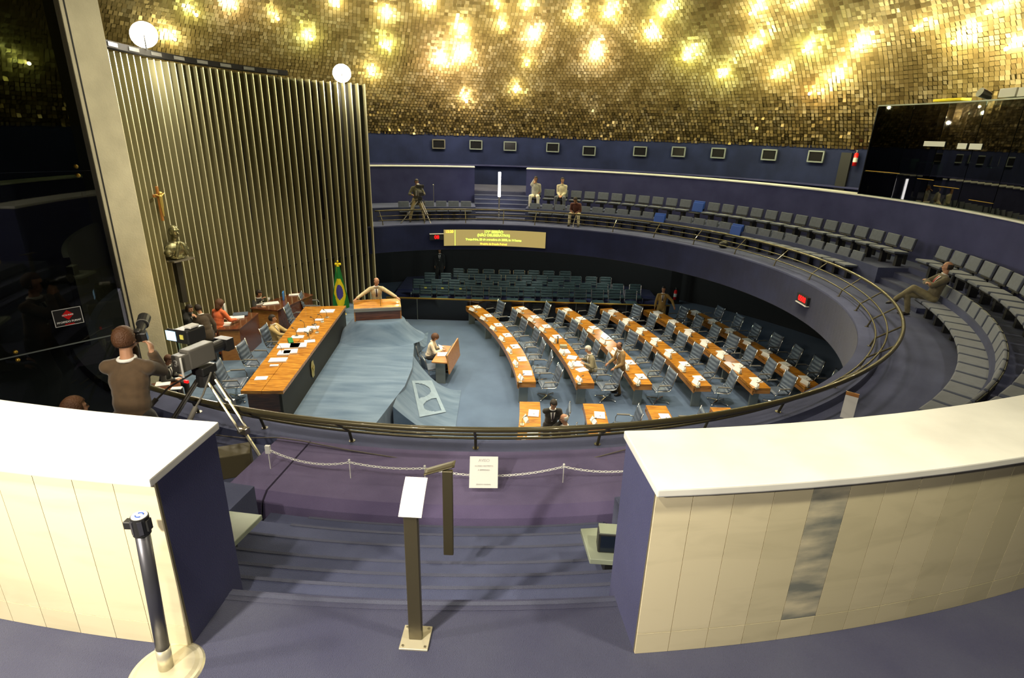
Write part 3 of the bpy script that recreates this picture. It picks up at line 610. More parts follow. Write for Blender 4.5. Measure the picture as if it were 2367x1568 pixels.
# ------------------------------------------------------------------ gallery seats (face +Y)
def gseat(up=False):
    e=empty('gallery_seat',(0,0,0),0,'x','seat')
    if not up:
        g=MB(); g.box((0,.12,.40),(.46,.42,.06),Matrix.Rotation(R_(3),3,'X')); g.build('seat','padgrey',e,bevel=.02)
        g=MB(); g.box((0,-.155,.63),(.46,.05,.30),Matrix.Rotation(R_(10),3,'X')); g.build('backrest','padgrey',e,bevel=.018)
    else:
        g=MB(); g.box((0,-.04,.55),(.44,.05,.36),Matrix.Rotation(R_(12),3,'X')); g.build('seat','seatblue',e,bevel=.018)
        g=MB(); g.box((0,-.13,.64),(.46,.05,.30),Matrix.Rotation(R_(10),3,'X')); g.build('backrest','seatblue',e,bevel=.018)
    g=MB(); g.box((0,-.19,.60),(.44,.02,.34),Matrix.Rotation(R_(10),3,'X')); g.box((0,.10,.35),(.42,.36,.03)); g.box((.0,-.18,.3),(.10,.05,.5)); g.build('shell','black',e,bevel=.005,seg=1)
    g=MB(); g.box((0,.0,.19),(.10,.16,.38)); g.build('support','black',e)
    return e
gs,gu=Proto(gseat()),Proto(gseat(True))
def seatrow(a0,a1,n,R,z,label,group,blue=(),skip=()):
    for i in range(n):
        if i in skip: continue
        a=a0+(a1-a0)*(i+.5)/n; p=pol(R,a,z); rz=R_(a)+PI/2
        if i in blue: gu.put(p,rz,'bright blue tipped-up seat in the %s, %s'%(label[0],label[1]%ORD[i]),'tipped-up blue gallery seats')
        else: gs.put(p,rz,'blue-grey padded seat in the %s, %s'%(label[0],label[1]%ORD[i]),group)
seatrow(83.3,5.4,26,10.38,3.80,('long front gallery row','%s from the far aisle'),'front gallery row seats',blue=(10,16))
seatrow(83.6,1.0,27,11.12,4.35,('long back gallery row','%s from the far aisle'),'back gallery row seats',blue=(12,))
seatrow(114.4,96.8,6,10.42,3.80,('gallery row behind the far television camera','%s from the left'),'gallery seats behind the far camera')
seatrow(-12.6,-62,17,10.38,3.80,('front row past the right aisle','%s from the cross-legged man'),'front row seats past the right aisle')
seatrow(-3,-60,19,11.12,4.35,('back row past the right aisle','%s from the aisle'),'back row seats past the right aisle')
# signal light tube in the far aisle
p=at(1153,503,3.9); lt=empty('light_stand',(p.x,p.y,3.8),0,'slim pole with a glowing white tube standing in the far gallery aisle','lamp')
zt0,zt1=4.80,5.84
g=MB(); g.cyl((p.x,p.y,3.82),(p.x,p.y,zt0),.03); g.cyl((p.x,p.y,3.8),(p.x,p.y,3.83),.12); keepworld(g.build('pole','steel'),lt)
g=MB(); g.cyl((p.x,p.y,zt0),(p.x,p.y,zt1),.055,.055,12); keepworld(g.build('glowing_tube','tube',smooth=True),lt)
p=at(1003,487,4.1); g=MB(); g.cyl((p.x,p.y,3.8),(p.x,p.y,5.18),.014); g.sph((p.x,p.y,5.2),.035,8,6); g.cyl((p.x,p.y,3.8),(p.x,p.y,3.82),.1); tag(g.build('thin_stand','steel'),'thin metal stand with a knob top beside the far television camera','stand')
# ------------------------------------------------------------------ electronic board on the gallery front
led=empty('electronic_board',pol(8.55,91,3.65),0,'long curved electronic board with green and orange lettering on the far gallery front','display')
zl,zh=3.015,3.665; a0,a1=105.1,77.0
g=MB(); g.sweep([(8.55,zl),(8.55,zh),(8.60,zh),(8.60,zl)],a1,a0,30); keepworld(g.build('screen','ledface'),led)
def bend_at(ac,zc):
    return lambda v:pol(8.545-v.z,ac-math.degrees(v.x/8.55),zc+v.y)
for tx,s_,ac,zc,mm in (('171ª SESSÃO',.145,91.4,3.59,'ledtxt'),('(NÃO DELIBERATIVA)',.14,91.4,3.45,'ledtxt'),('Terça-feira, 23 de setembro de 2008, às 14 horas',.115,91.4,3.27,'ledtxt'),('Plenário do Senado Federal',.10,91.4,3.09,'ledor'),('15:20',.15,103.6,3.59,'ledor')):
    keepworld(textobj('lettering',tx,s_,mm,None,bend=bend_at(ac,zc),bold=.004),led)
g=MB(); g.sweep([(8.54,zl+.01),(8.54,zh-.01),(8.55,zh-.01),(8.55,zl+.01)],102.0,102.12,1); keepworld(g.build('divider','ledtxt'),led)
for (px,py),tx,lb in (((1009,548),'08','small red digit counter left of the electronic board'),((1859,692),'0508','small red digit counter on the right-hand gallery front')):
    p=oncyl(px,py,8.58); a=math.degrees(math.atan2(p.y,p.x)); e=empty('digit_counter',p,0,lb,'display'); h=.32
    g=MB(); da=1.9; g.sweep([(8.52,p.z-.11),(8.52,p.z+.11),(8.60,p.z+.11),(8.60,p.z-.11)],a-da,a+da,3); keepworld(g.build('case','black'),e)
    s_=.2; keepworld(textobj('digits',tx,s_,'ledred',None,bend=(lambda v,a=a,p=p:pol(8.515-v.z,a-math.degrees(v.x/8.55),p.z+v.y)),bold=.01),e)
    g=MB(); zz=p.z+(.13 if tx=='08' else -.13); g.sweep([(8.50,zz-.012),(8.50,zz+.012),(8.60,zz+.012),(8.60,zz-.012)],a-da,a+da,3); keepworld(g.build('trim_strip','white'),e)
# ------------------------------------------------------------------ presiding table on the stage
T=1.9
tb=empty('presiding_table',(-5.3,.2,1.0),0,'long rosewood presiding table with a dark front panel on the stage','table')
c=[at(556,904,T),at(654,904,T),at(800,707,T),at(705,709,T)]
def quadslab(g,q,z0,z1): g.prism([(p.x,p.y) for p in q],z0,z1)
for k in range(2):
    f0,f1=(0,.485) if k==0 else (.495,1); q=[c[0].lerp(c[1],f0),c[0].lerp(c[1],f1),c[3].lerp(c[2],f1),c[3].lerp(c[2],f0)]
    g=MB(); quadslab(g,q,T-.08,T); keepworld(g.build('table_top','wood',recalc=True),tb)
dirx=(c[1]-c[0]).normalized(); 
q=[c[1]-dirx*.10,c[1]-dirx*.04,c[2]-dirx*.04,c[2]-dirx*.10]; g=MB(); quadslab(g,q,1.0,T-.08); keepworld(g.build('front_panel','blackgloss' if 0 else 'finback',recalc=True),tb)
for t in (.02,.35,.65,.98):
    a_=c[0].lerp(c[3],t); b_=c[1].lerp(c[2],t); g=MB(); Mx=Matrix.Rotation(math.atan2(dirx.y,dirx.x),3,'Z'); cc=(a_+b_)/2; g.box((cc.x,cc.y,1.41),((b_-a_).length*.8,.05,.82),Mx); keepworld(g.build('leg','wooddark'),tb)
# crest on the front panel
pa_=c[1].lerp(c[2],.36)-dirx*.03; pcr=V((pa_.x,pa_.y,1.42)); nn=V(((c[2]-c[1]).y,-(c[2]-c[1]).x,0)).normalized(); Mcr=Matrix.Translation(pcr+nn*.02)@Matrix((( (c[2]-c[1]).normalized().x,0,nn.x,0),((c[2]-c[1]).normalized().y,0,nn.y,0),(0,1,0,0),(0,0,0,1)))
cr=MB(); cr.add([Mcr@V((.15*math.cos(a)*(1+.12*math.cos(5*a)),.24*math.sin(a)*(1+.08*math.cos(6*a)),0)) for a in [2*PI*i/40 for i in range(40)]]+[Mcr@V((0,0,.02))],[(i,(i+1)%40,40) for i in range(40)])
cr.add([Mcr@V(((.10 if i%2==0 else .045)*math.cos(PI/2+i*PI/5),(.12 if i%2==0 else .055)*math.sin(PI/2+i*PI/5)+.02,.025)) for i in range(10)]+[Mcr@V((0,.02,.04))],[(i,(i+1)%10,10) for i in range(10)])
keepworld(cr.build('crest','gold'),tb)
# items on the table
ti_=[((604,875),(.27,.20,.01),.1,'single white sheet near the near end of the presiding table'),((643,834),(.42,.26,.03),.1,'white folder on the presiding table, second from the near end'),((657,818),(.30,.3,.04),.1,'white stack of papers before the empty side of the presiding table'),((672,815),(.34,.3,.04),.2,'wide white stack of papers on the presiding table'),((668,801),(.55,.34,.03),.1,'spread white documents before the seated beige-suited person, nearer'),((690,800),(.42,.34,.03),.2,'spread white documents before the seated beige-suited person, outer'),((688,780),(.33,.22,.02),.1,'white folder right of the beige-suited person'),((716,790),(.28,.2,.02),.3,'white sheet at the outer edge of the presiding table'),((702,765),(.35,.32,.03),.1,'pale green-white papers in the middle of the presiding table'),((723,759),(.35,.25,.03),.1,'white papers beside the water glasses on the presiding table'),((738,740),(.24,.16,.02),.1,'small pale green papers toward the far end of the presiding table'),((757,720),(.42,.34,.02),.05,'large white sheet at the far end of the presiding table'),((634,846),(.2,.09,.02),.1,'small white card on the bare near part of the presiding table')]
dz=math.atan2(dirx.y,dirx.x)
for (px,py),d_,rz,lb in ti_: sheet('document',at(px,py,T+.002),d_,dz+rz,'paper',lb,'papers','papers on the presiding table')
g=MB(); g.box((0,0,.04),(.12,.2,.08),Matrix.Rotation(.4,3,'X')); o=g.build('green_folder','green'); o.location=at(672,792,T+.02); o.rotation_euler=(0,0,dz+.5); tag(o,'green folder in the hands of the beige-suited person at the presiding table','folder')
for i,(px,py) in enumerate(((712,777),(718,772),(722,768))):
    g=MB(); g.cyl((0,0,0),(0,0,.12),.032,.036,10); o=g.build('water_glass','glassware' if 'glassware' in M else 'steel',smooth=True); o.location=at(px,py,T); tag(o,'%s water tumbler on the presiding table'%('nearest','middle','farthest')[i],'glass','water glasses on the presiding table')
for i,(px,py) in enumerate(((652,818),(686,778),(715,787),(728,752),(745,745),(756,735),(733,770),(705,760))):
    mic.put(at(px,py,T),dz+PI+random.uniform(-.4,.4),'thin gooseneck microphone on the presiding table, %s from the near end'%ORD[i],'microphones on the presiding table')
# chairs behind the presiding table
for i,((px,py),lb) in enumerate(zip(((543,884),(593,836),(642,795),(691,742),(722,712)),('nearest','second from the near end','under the beige-suited person','fourth from the near end','farthest'))):
    p=at(px,py,1.47); p=V((p.x,p.y,1.0)); chair.put(p,-PI/2+random.uniform(-.15,.15)+.05,'blue leather swivel chair behind the presiding table, %s'%lb,'swivel chairs behind the presiding table')
# stage secretaries' desks
def tbl(name,q,ztop,zb,label,parts=('wood','woodlite','wooddark')):
    cx=sum(p.x for p in q)/4; cy=sum(p.y for p in q)/4; e=empty(name,(cx,cy,zb),0,label,'desk')
    g=MB(); quadslab(g,q,ztop-.05,ztop); keepworld(g.build('desk_top','wooddark',recalc=True,bevel=.006,seg=1),e)
    c0=V((cx,cy,0)); s=lambda p:V((c0.x+(p.x-c0.x)*.96,c0.y+(p.y-c0.y)*.96,0))
    for i,mm in ((0,'woodlite'),(1,'wooddark'),(3,'wooddark')):
        a_,b_=s(q[i]),s(q[(i+1)%4]); n_=(b_-a_).normalized(); n_=V((-n_.y,n_.x,0))*.03; g=MB(); quadslab(g,[a_,b_,b_+n_,a_+n_],zb,ztop-.05); keepworld(g.build('panel',mm,recalc=True),e)
    return e
d1=[V((-7.62,.40,0)),V((-7.0,.62,0)),V((-7.35,2.35,0)),V((-8.1,2.2,0))]
d1=[at(535,757,1.97),at(548,759,1.97),at(585,728,1.97),at(560,722,1.97)]
d1=[V((-7.75,.32,0)),V((-7.15,.42,0)),V((-7.25,1.95,0)),V((-7.95,2.0,0))]
tbl('secretary_desk',d1,1.97,1.0,'tall rosewood secretary desk with a bright end panel behind the presiding chairs')
d2=[V((-7.9,2.75,0)),V((-6.95,2.6,0)),V((-6.45,4.55,0)),V((-7.2,4.9,0))]
tbl('secretary_desk',d2,1.86,1.0,'dark wooden secretary desk at the foot of the fins, strewn with papers')
for (px,py,z,d_,rz,lb) in ((522,750,1.975,(.26,.32,.02),.3,'white sheets at the near corner of the tall secretary desk'),(546,735,1.975,(.45,.3,.03),.4,'open white book on the tall secretary desk'),(628,680,1.865,(.42,.4,.10),.3,'thick stack of white paper on the far secretary desk'),(612,693,1.865,(.35,.25,.05),.2,'white-green papers beside the stack on the far secretary desk'),(626,702,1.865,(.5,.3,.02),.5,'loose white sheets at the front of the far secretary desk'),(680,682,1.865,(.35,.22,.02),.3,'white sheets at the far end of the far secretary desk'),(600,703,1.865,(.25,.2,.02),.6,'grey-white sheet under the hand of the man at the far secretary desk')):
    sheet('document',at(px,py,z),d_,rz,'paper',lb,'papers','papers on the secretary desks')
g=MB(); g.box((0,0,.02),(.42,.34,.04)); o=g.build('desk_pad','leather',bevel=.01); o.location=at(556,728,1.98); o.rotation_euler=(0,0,.4); tag(o,'dark blue folder on the tall secretary desk','folder')
g=MB(); g.box((0,0,.13),(.04,.30,.26)); o=g.build('blue_screen','seatblue' if 0 else 'screen'); M['bluefile']=mat('blue_file',(.05,.22,.6),.5); o.data.materials[0]=M['bluefile']; o.location=at(656,692,1.865); o.rotation_euler=(0,0,.3); tag(o,'upright blue file on the far secretary desk','file')
e=empty('papers_rack',at(517,728,1.98),.3,'upright white-grey document rack at the back of the tall secretary desk','rack')
for k in range(4): g=MB(); g.box((-.06+.04*k,0,.17),(.018,.22,.34)); g.build('divider','paper' if k%2 else 'greytop',e)
# divider cabinet at the pillar
cb=empty('divider_cabinet',(-8.9,-.6,1.0),0,'open dark cabinet with green-grey dividers beside the concrete pillar','cabinet')
ca,cb_=V((-9.15,-.95,0)),V((-8.55,-.35,0)); ud=(cb_-ca).normalized(); vd=V((ud.y,-ud.x,0)); Mx=Matrix.Rotation(math.atan2(ud.y,ud.x),3,'Z'); Lc=(cb_-ca).length
g=MB(); mid=(ca+cb_)/2; g.box((mid.x-vd.x*.28,mid.y-vd.y*.28,1.6),(Lc,.03,1.2),Mx); g.box((mid.x,mid.y,1.03),(Lc,.6,.06),Mx); keepworld(g.build('carcass','black'),cb)
for t in (0,.5,1):
    g=MB(); pp=ca+ud*Lc*t; g.box((pp.x,pp.y,1.62),(.03,.6,1.2),Mx); keepworld(g.build('divider','teal',bevel=.004,seg=1),cb)
g=MB(); g.box((mid.x-vd.x*.27,mid.y-vd.y*.27,2.22),(Lc,.05,.02),Mx); keepworld(g.build('top_strip','steel'),cb)
# near-left stage desk with papers
pn=at(375,893,1.75); g=MB(); e=empty('side_desk',(pn.x-.1,pn.y,1.0),.6,'small dark desk at the foot of the pillar covered with papers','desk'); g.box((0,0,.70),(.9,.6,.04)); g.build('desk_top','wooddark',e,bevel=.006); 
for sx in (-.4,.4): g=MB(); g.box((sx,0,.35),(.04,.52,.68)); g.build('side_panel','wooddark',e)
for i,((px,py),d_,rz,lb) in enumerate((((377,889),(.30,.26,.03),.4,'blank white pad on the side desk, leftmost'),((392,882),(.5,.12,.02),.9,'rolled white sheets on the side desk, middle'),((408,899),(.22,.14,.02),.2,'white slip at the right end of the side desk'))):
    sheet('document',at(px,py,1.722),d_,rz,'paper',lb,'papers','papers on the side desk')
# lectern on a carpeted mound
lc=(-3.75,2.85); mb=MB()
def mound(u,v):
    r=u*1.6; a=v*2*PI; h=.62*(1-min(1,max(0,(r-.85)/.75)))**1.4 if r>.85 else .62; ly=r*.7*math.sin(a)*.97-r*.95*math.cos(a)*.26; h*=max(0,min(1,(.38-ly)/.08))
    return V((lc[0]+r*.95*math.cos(a),lc[1]+r*.7*math.sin(a),.99+h))
mb.grid(mound,18,40); tag(mb.build('lectern_mound','carpet_stage',smooth=True),'low blue carpeted mound carrying the wooden lectern','platform')
le=empty('lectern',(lc[0],lc[1],1.6),R_(15),'wide rosewood lectern with a pale front lip at the far end of the stage','lectern')
g=MB(); g.box((0,.12,.46),(1.5,.55,.05),Matrix.Rotation(R_(14),3,'X')); g.build('slanted_top','wood',le,bevel=.008)
g=MB(); g.box((0,-.17,.36),(1.5,.05,.11),Matrix.Rotation(R_(-8),3,'X')); g.build('front_lip','steel',le,bevel=.01)
g=MB(); g.box((0,-.12,.17),(1.46,.10,.32)); g.build('front_panel','wooddark',le,bevel=.01)
for s in (-1,1): g=MB(); g.box((s*.73,.08,.2),(.04,.5,.42)); g.build('side_panel','woodlite',le)
g=MB(); g.tube([(.1,-.05,.42),(.1,-.12,.58),(.1,-.02,.66)],.006,5); g.sph((.1,0,.665),.018,8,6); g.build('microphone','black',le)
# stenographer's desk, screen and chairs
sd=at(1028,818,.76); e=empty('writing_desk',(sd.x,sd.y,0),R_(-6),'small orange-wood writing desk with a slanted screen in the well beside the stage','desk')
g=MB(); g.box((0,0,.74),(.50,1.45,.04)); g.build('desk_top','woodlite',e,bevel=.006)
g=MB(); g.box((.29,0,.72),(.04,1.6,.62),Matrix.Rotation(R_(-6),3,'Y')); g.build('front_screen','woodlite',e,bevel=.006)
g=MB(); g.box((.21,.0,.86),(.09,1.1,.16),Matrix.Rotation(R_(-20),3,'Y')); g.build('console','greyplastic',e,bevel=.01)
for s in (-1,1): g=MB(); g.box((.0,s*.6,.36),(.3,.05,.72)); g.build('leg','legpanel',e)
sheet('document',at(1024,820,.765),(.35,.32,.02),.1,'paper','flat white sheets on the writing desk of the curly-haired woman','papers'); o=sheet('raised_page',at(1022,806,.80),(.22,.34,.004),.5,'paper','white page lifted by the curly-haired woman at the writing desk','papers'); o.rotation_euler=(.3,.5,.5)
def vchair(loc,rz,label):
    e=empty('visitor_chair',loc,rz,label,'chair')
    g=MB(); g.box((0,0,.45),(.5,.48,.07)); g.build('seat','leather',e,bevel=.03)
    g=MB(); g.grid(lambda u,v:V(((u-.5)*.5,-.26-.05*(1-(2*u-1)**2)-.06*v,.50+.38*v*(1-.18*abs(2*u-1)**4))),10,6); g.build('backrest','leather',e,smooth=True,solid=.05)
    g=MB(); g.tube([(-.27,.2,0),(-.27,.2,.42),(-.27,-.24,.46),(-.25,-.33,.80),(-.18,-.36,.88),(.18,-.36,.88),(.25,-.33,.80),(.27,-.24,.46),(.27,.2,.42),(.27,.2,0)],.014,6); g.tube([(-.27,-.2,0),(-.27,-.22,.45)],.014,6); g.tube([(.27,-.2,0),(.27,-.22,.45)],.014,6); g.build('frame','chrome',e,smooth=True); return e
p=at(1000,858,.3); vchair((p.x,p.y,0),R_(-62),'dark blue visitor chair with a pale frame in front of the curly-haired woman')
p=at(992,822,.45); vchair((p.x-.05,p.y,0),R_(-90),'dark blue visitor chair occupied by the curly-haired woman')
#PART4
# ------------------------------------------------------------------ people
def remeshed(mb,name,m_,parent,vox,smooth=4,fac=.5):
    me=bpy.data.meshes.new(name); me.from_pydata(mb.v,[],mb.f); me.update(); t=bpy.data.objects.new(name,me); COL.objects.link(t)
    r=t.modifiers.new('r','REMESH'); r.mode='VOXEL'; r.voxel_size=vox; s=t.modifiers.new('s','SMOOTH'); s.iterations=smooth; s.factor=fac
    dg=bpy.context.evaluated_depsgraph_get(); dg.update(); m2=bpy.data.meshes.new_from_object(t.evaluated_get(dg)); bpy.data.objects.remove(t); bpy.data.meshes.remove(me)
    m2.name=name; m2.materials.clear(); m2.materials.append(M[m_]); m2.polygons.foreach_set('use_smooth',[True]*len(m2.polygons))
    o=bpy.data.objects.new(name,m2); COL.objects.link(o); o.parent=parent; return o
def ik(a,t,l1,l2,pole):
    a,t=V(a),V(t); d=t-a; L=min(d.length,(l1+l2)*.995); d=d.normalized(); t=a+d*L
    x=(l1*l1-l2*l2+L*L)/(2*L); h=math.sqrt(max(0,l1*l1-x*x)); p=V(pole); p=(p-d*p.dot(d)); p=p.normalized() if p.length>1e-4 else d.orthogonal().normalized()
    return a+d*x+p*h,t
def person(loc,rz,label,sit=False,lean=0,side=0,yaw=0,pitch=0,roll=0,hands=None,elbow=None,feet=None,knee=None,skin='skin',hair='hairdark',style='short',top='suit_dark',topc=(.02,.018,.015),bottom='trousers_dark',bottomc=(.02,.018,.016),shirt=True,tie='tie_dark',tiec=(.03,.02,.03),seat=.45,scale=1,vox=.012,curl=.5,grip=None,skirt=False,extra=None,hem=.16,sleeve=1.0,shoe='shoe',badge=None,glasses=False):
    e=empty('person',loc,rz,label,'person'); e.scale=(scale,)*3; cloth(top,topc); cloth(bottom,bottomc); cloth(tie,tiec)
    pel=V((0,0,seat+.10 if sit else .94)); ml=Matrix.Rotation(R_(side),3,'Y')@Matrix.Rotation(R_(-lean),3,'X'); sp=ml@V((0,0,1)); rt_=ml@V((1,0,0)); fw=ml@V((0,1,0))
    if sit and lean>0: pass
    ch_=pel+sp*.30; nk=pel+sp*.52; Hm=Matrix.Rotation(R_(yaw),3,'Z')@Matrix.Rotation(R_(side*.4),3,'Y')@Matrix.Rotation(R_(-lean*.55-pitch),3,'X'); hd=nk+sp*.05+Hm@V((0,.015,.125))
    T=lambda x,y,z: hd+Hm@V((x,y,z)); sh=[nk-sp*.075+rt_*(s*.172) for s in (-1,1)]
    hands=hands or ([(-.25,.06,.80),(.25,.06,.80)] if not sit else [(-.14,.30,.66),(.14,.30,.66)])
    el_pole=elbow or [(-.6,-1,-.5),(.6,-1,-.5)]
    feet=feet or ([(-.11,.02,.09),(.11,.02,.09)] if not sit else [(-.12,.44,.09),(.12,.46,.09)])
    kp=knee or [(-.15,1,.6),(.15,1,.6)]
    hips=[pel+rt_*(s*.095)-V((0,0,.03)) for s in (-1,1)]
    b=MB(); b.sph(pel,(.10,.07,.08)); b.cap(pel,.07,ch_,.07); b.cap(ch_,.07,nk-sp*.08,.06); b.cap(nk-sp*.05,.055,hd+Hm@V((0,-.01,-.06)),.05)
    b.sph(T(0,-.008,.022),(.073,.092,.095),14,10,Hm); b.sph(T(0,.022,-.045),(.054,.062,.062),12,8,Hm); b.sph(T(0,.05,-.085),(.026,.024,.022),8,6,Hm)
    b.cap(T(0,.083,.012),.009,T(0,.106,-.022),.013,8); b.cap(T(-.012,.088,-.026),.009,T(.012,.088,-.026),.009,6); b.cap(T(-.02,.072,-.056),.008,T(.02,.072,-.056),.008,6); b.cap(T(-.045,.068,.032),.009,T(.045,.068,.032),.009,6)
    for s in (-1,1): b.sph(T(s*.075,-.005,-.005),(.010,.020,.032),8,6,Hm); b.sph(T(s*.04,.055,-.02),(.02,.02,.02),8,6)
    j=MB(); tr=MB(); sl=[]; ends=[]
    j.sph(ch_+sp*.02,(.175,.118,.17),14,10,ml); j.sph(pel+sp*.12,(.16,.125,.16),14,10,ml); j.sph(pel+sp*.22,(.158,.118,.22),14,10,ml); j.cap(sh[0]-rt_*-.0,.062,sh[1],.062,10); j.cap(ch_+sp*.08,.10,nk-sp*.02,.06,10); [j.cap(nk-sp*.035+rt_*(s*.05),.055,sh[i]+sp*.004,.060,10) for i,s in enumerate((-1,1))]
    if hem:
        if sit: j.sph(pel+sp*.02,(.17,.14,.11),12,8,ml)
        else: j.sph(pel-sp*hem*.35,(.172,.128,hem+.06),14,10,ml)
    for i,s in enumerate((-1,1)):
        E,Hn=ik(sh[i],hands[i],.285,.255,el_pole[i]); d=(Hn-E).normalized(); g_=V(grip[i]).normalized() if grip and grip[i] else d
        b.cap(sh[i],.04,E,.036); b.cap(E,.034,Hn,.027)
        dn=V((0,0,-1)) if abs(d.z)<.8 else V((-s,0,0)); n_=(dn-g_*dn.dot(g_)).normalized(); sd=g_.cross(n_)*s
        pc=Hn+g_*.045; Mp=Matrix((sd,g_,n_)).transposed(); b.sph(pc,(.042,.052,.018),10,8,Mp)
        c_=curl if isinstance(curl,(int,float)) else curl[i]
        for q,(o_,l_) in enumerate(((-.030,.034),(-.011,.040),(.010,.037),(.029,.029))):
            a0_=Hn+g_*.085+sd*o_; t1=(g_*math.cos(c_)+n_*math.sin(c_)); t2=(g_*math.cos(c_*2.1)+n_*math.sin(c_*2.1)); a1_=a0_+t1*l_; b.cap(a0_-g_*.02,.0105,a1_,.010,6); b.cap(a1_,.010,a1_+t2*l_*.9,.0085,6)
        th0=Hn+g_*.02-sd*.032; th1=th0+(g_*.7-sd*.55+n_*.35).normalized()*.042; b.cap(th0,.013,th1,.0115,6); b.cap(th1,.0115,th1+(g_*.9+n_*.4).normalized()*.03,.0095,6)
        ed=E+(Hn-E)*(.93*sleeve if sleeve>.3 else 0); j.cap(sh[i],.070,E,.058,10)
        if sleeve>.5: j.cap(E,.058,E+(Hn-E)*.9,.046,10)
        if sleeve>.9 and shirt:
            cf=MB(); cf.cyl(E+(Hn-E)*.90,E+(Hn-E)*1.0,.036,.034,10); ends.append(cf)
        K,Fo=ik(hips[i],feet[i],.44,.43,kp[i]); b.cap(hips[i],.055,K,.042); b.cap(K,.042,Fo,.032)
        tr.cap(hips[i],.098,K,.072,10); tr.cap(K,.072,Fo+V((0,0,.01)),.056,10)
        fd=V(((.12*s),1,0)).normalized(); 
        if sit and Fo.z>.2: fd=(V((0,.9,-.35))).normalized()
        f_=MB(); Mf=Matrix.Rotation(math.atan2(-fd.x,fd.y),3,'Z')@Matrix.Rotation(math.asin(fd.z),3,'X'); f_.sph(Fo+fd*.065-V((0,0,.045)),(.043,.135,.04),12,8,Mf); f_.sph(Fo-V((0,0,.03)),(.04,.05,.05),10,8); f_.build('shoe',shoe,e,smooth=True)
    tr.sph(pel-V((0,0,.02)),(.165,.125,.13),14,10)
    if skirt:
        tr=MB(); tr.cap(pel,.15,pel-V((0,0,.45)),.17,14)
    remeshed(b,'body',skin,e,vox,2,.4); jk=remeshed(j,'jacket' if shirt else 'shirt',top,e,vox*1.25,5); remeshed(tr,'trousers' if not skirt else 'skirt',bottom,e,vox*1.4,4)
    for cf in ends: cf.build('cuff','white',jk,smooth=True)
    # collar, shirt front and tie
    cm='white' if shirt else top
    g=MB(); g.tube([nk+sp*(.005+.012*math.sin(a))+rt_*.066*math.cos(a)+fw*.066*math.sin(a) for a in [2*PI*k/14 for k in range(14)]],.017,6,closed=True); g.build('collar',cm,e,smooth=True)
    def front(u,v,w0,w1,L,off,z0=.0):
        x=(u-.5)*2*(w0+(w1-w0)*v); h=.47-z0-L*v; y=.0
        for (cz,rx,ry,rz_) in ((.32,.175,.118,.17),(.12,.16,.125,.16)):
            q=1-(x/rx)**2-((h-cz)/rz_)**2
            if q>0: y=max(y,ry*math.sqrt(q))
        y=max(y,.062+.03*min(1,v*4)); return pel+sp*h+rt_*x+fw*(y+off)
    if shirt:
        g=MB(); g.grid(lambda u,v:front(u,v,.060,.010,.27,.010),6,10); sf=g.build('shirt_front','white',e,smooth=True,solid=.006)
        if tie!='none': g=MB(); g.grid(lambda u,v:front(u,v,.016,.028,.25,.017),2,10); g.build('tie',tie,sf,smooth=True,solid=.006)
    if badge: g=MB(); g.add([front(u,v,.02,.02,.05,.016,.22) for u,v in ((0,0),(1,0),(1,1),(0,1))],[(0,1,2,3)]); g.build('badge','white',e,solid=.003)
    # hair
    if style!='none':
        g=MB(); Mi=Hm.inverted(); bald=style=='bald'; 
        def keep(q):
            q=Mi@q
            if bald: return -.06<q.z<.05 and q.y<.01
            if style=='curly': return not(q.y>.03 and q.z<.03)
            if style=='long': return not(q.y>.035 and q.z<.035)
            return q.z>-.065 and not (q.y>.028 and q.z<.052) 
        rr=(.078,.098,.104) if style not in('curly','long') else (.112,.122,.125)
        g.sph(T(0,-.012,.02) if style not in ('curly','long') else T(0,-.012,.0),rr,20,14,Hm,keep); 
        if style=='long': g.cap(T(0,-.05,-.04),.09,T(0,-.06,-.14),.07)
        g.build('hair',hair,e,smooth=True,solid=.008 if bald else .018)
    for s in (-1,1): g=MB(); g.sph(T(s*.030,.083,.012),.009,8,6); g.build('eye','eye',e,smooth=True)
    if glasses:
        g=MB()
        for s in (-1,1): g.tube([T(s*.032+.024*math.cos(a),.102,.010+.018*math.sin(a)) for a in [2*PI*k/12 for k in range(12)]],.003,5,closed=True); g.tube([T(s*.056,.10,.014),T(s*.08,.0,.01)],.0025,5)
        g.build('glasses','black',e)
    return e
def face(dx,dy): return math.atan2(dy,dx)-PI/2
def below(px,py,z,h): p=at(px,py,z+h); return V((p.x,p.y,z))
# speaker
a15=R_(15); sp_=V((lc[0]-math.sin(a15)*.62,lc[1]+math.cos(a15)*.62,1.0))
person(sp_,PI+a15,'person in a cream jacket leaning with spread arms on the lectern',lean=14,yaw=28,pitch=6,hands=[(-.60,.38,1.14),(.60,.36,1.15)],elbow=[(-.5,-1,-.5),(.5,-1,-.5)],scale=1.08,hair='hairdark',style='bald',top='suit_cream',topc=(.62,.52,.30),bottom='trousers_cream',bottomc=(.55,.46,.27),curl=.3)
p=at(642,795,1.47); person((p.x-.0,p.y,1.0),-PI/2,'person in a beige suit seated in a swivel chair behind the presiding table',sit=True,lean=-8,yaw=8,pitch=6,hands=[(-.10,.42,.80),(.14,.42,.80)],style='short',hair='hairdark',top='suit_beige',topc=(.50,.37,.15),bottom='trousers_beige',bottomc=(.40,.30,.13),skin='skin',tie='tie_gold',tiec=(.6,.4,.1))
p=below(588,672,1.0,1.30); person(p,-PI/2-.3,'person in a dark suit at the far secretary desk, hand to face',sit=True,lean=12,pitch=14,hands=[(.02,.28,1.05),(.25,.45,.85)],hair='hairdark',skin='skin')
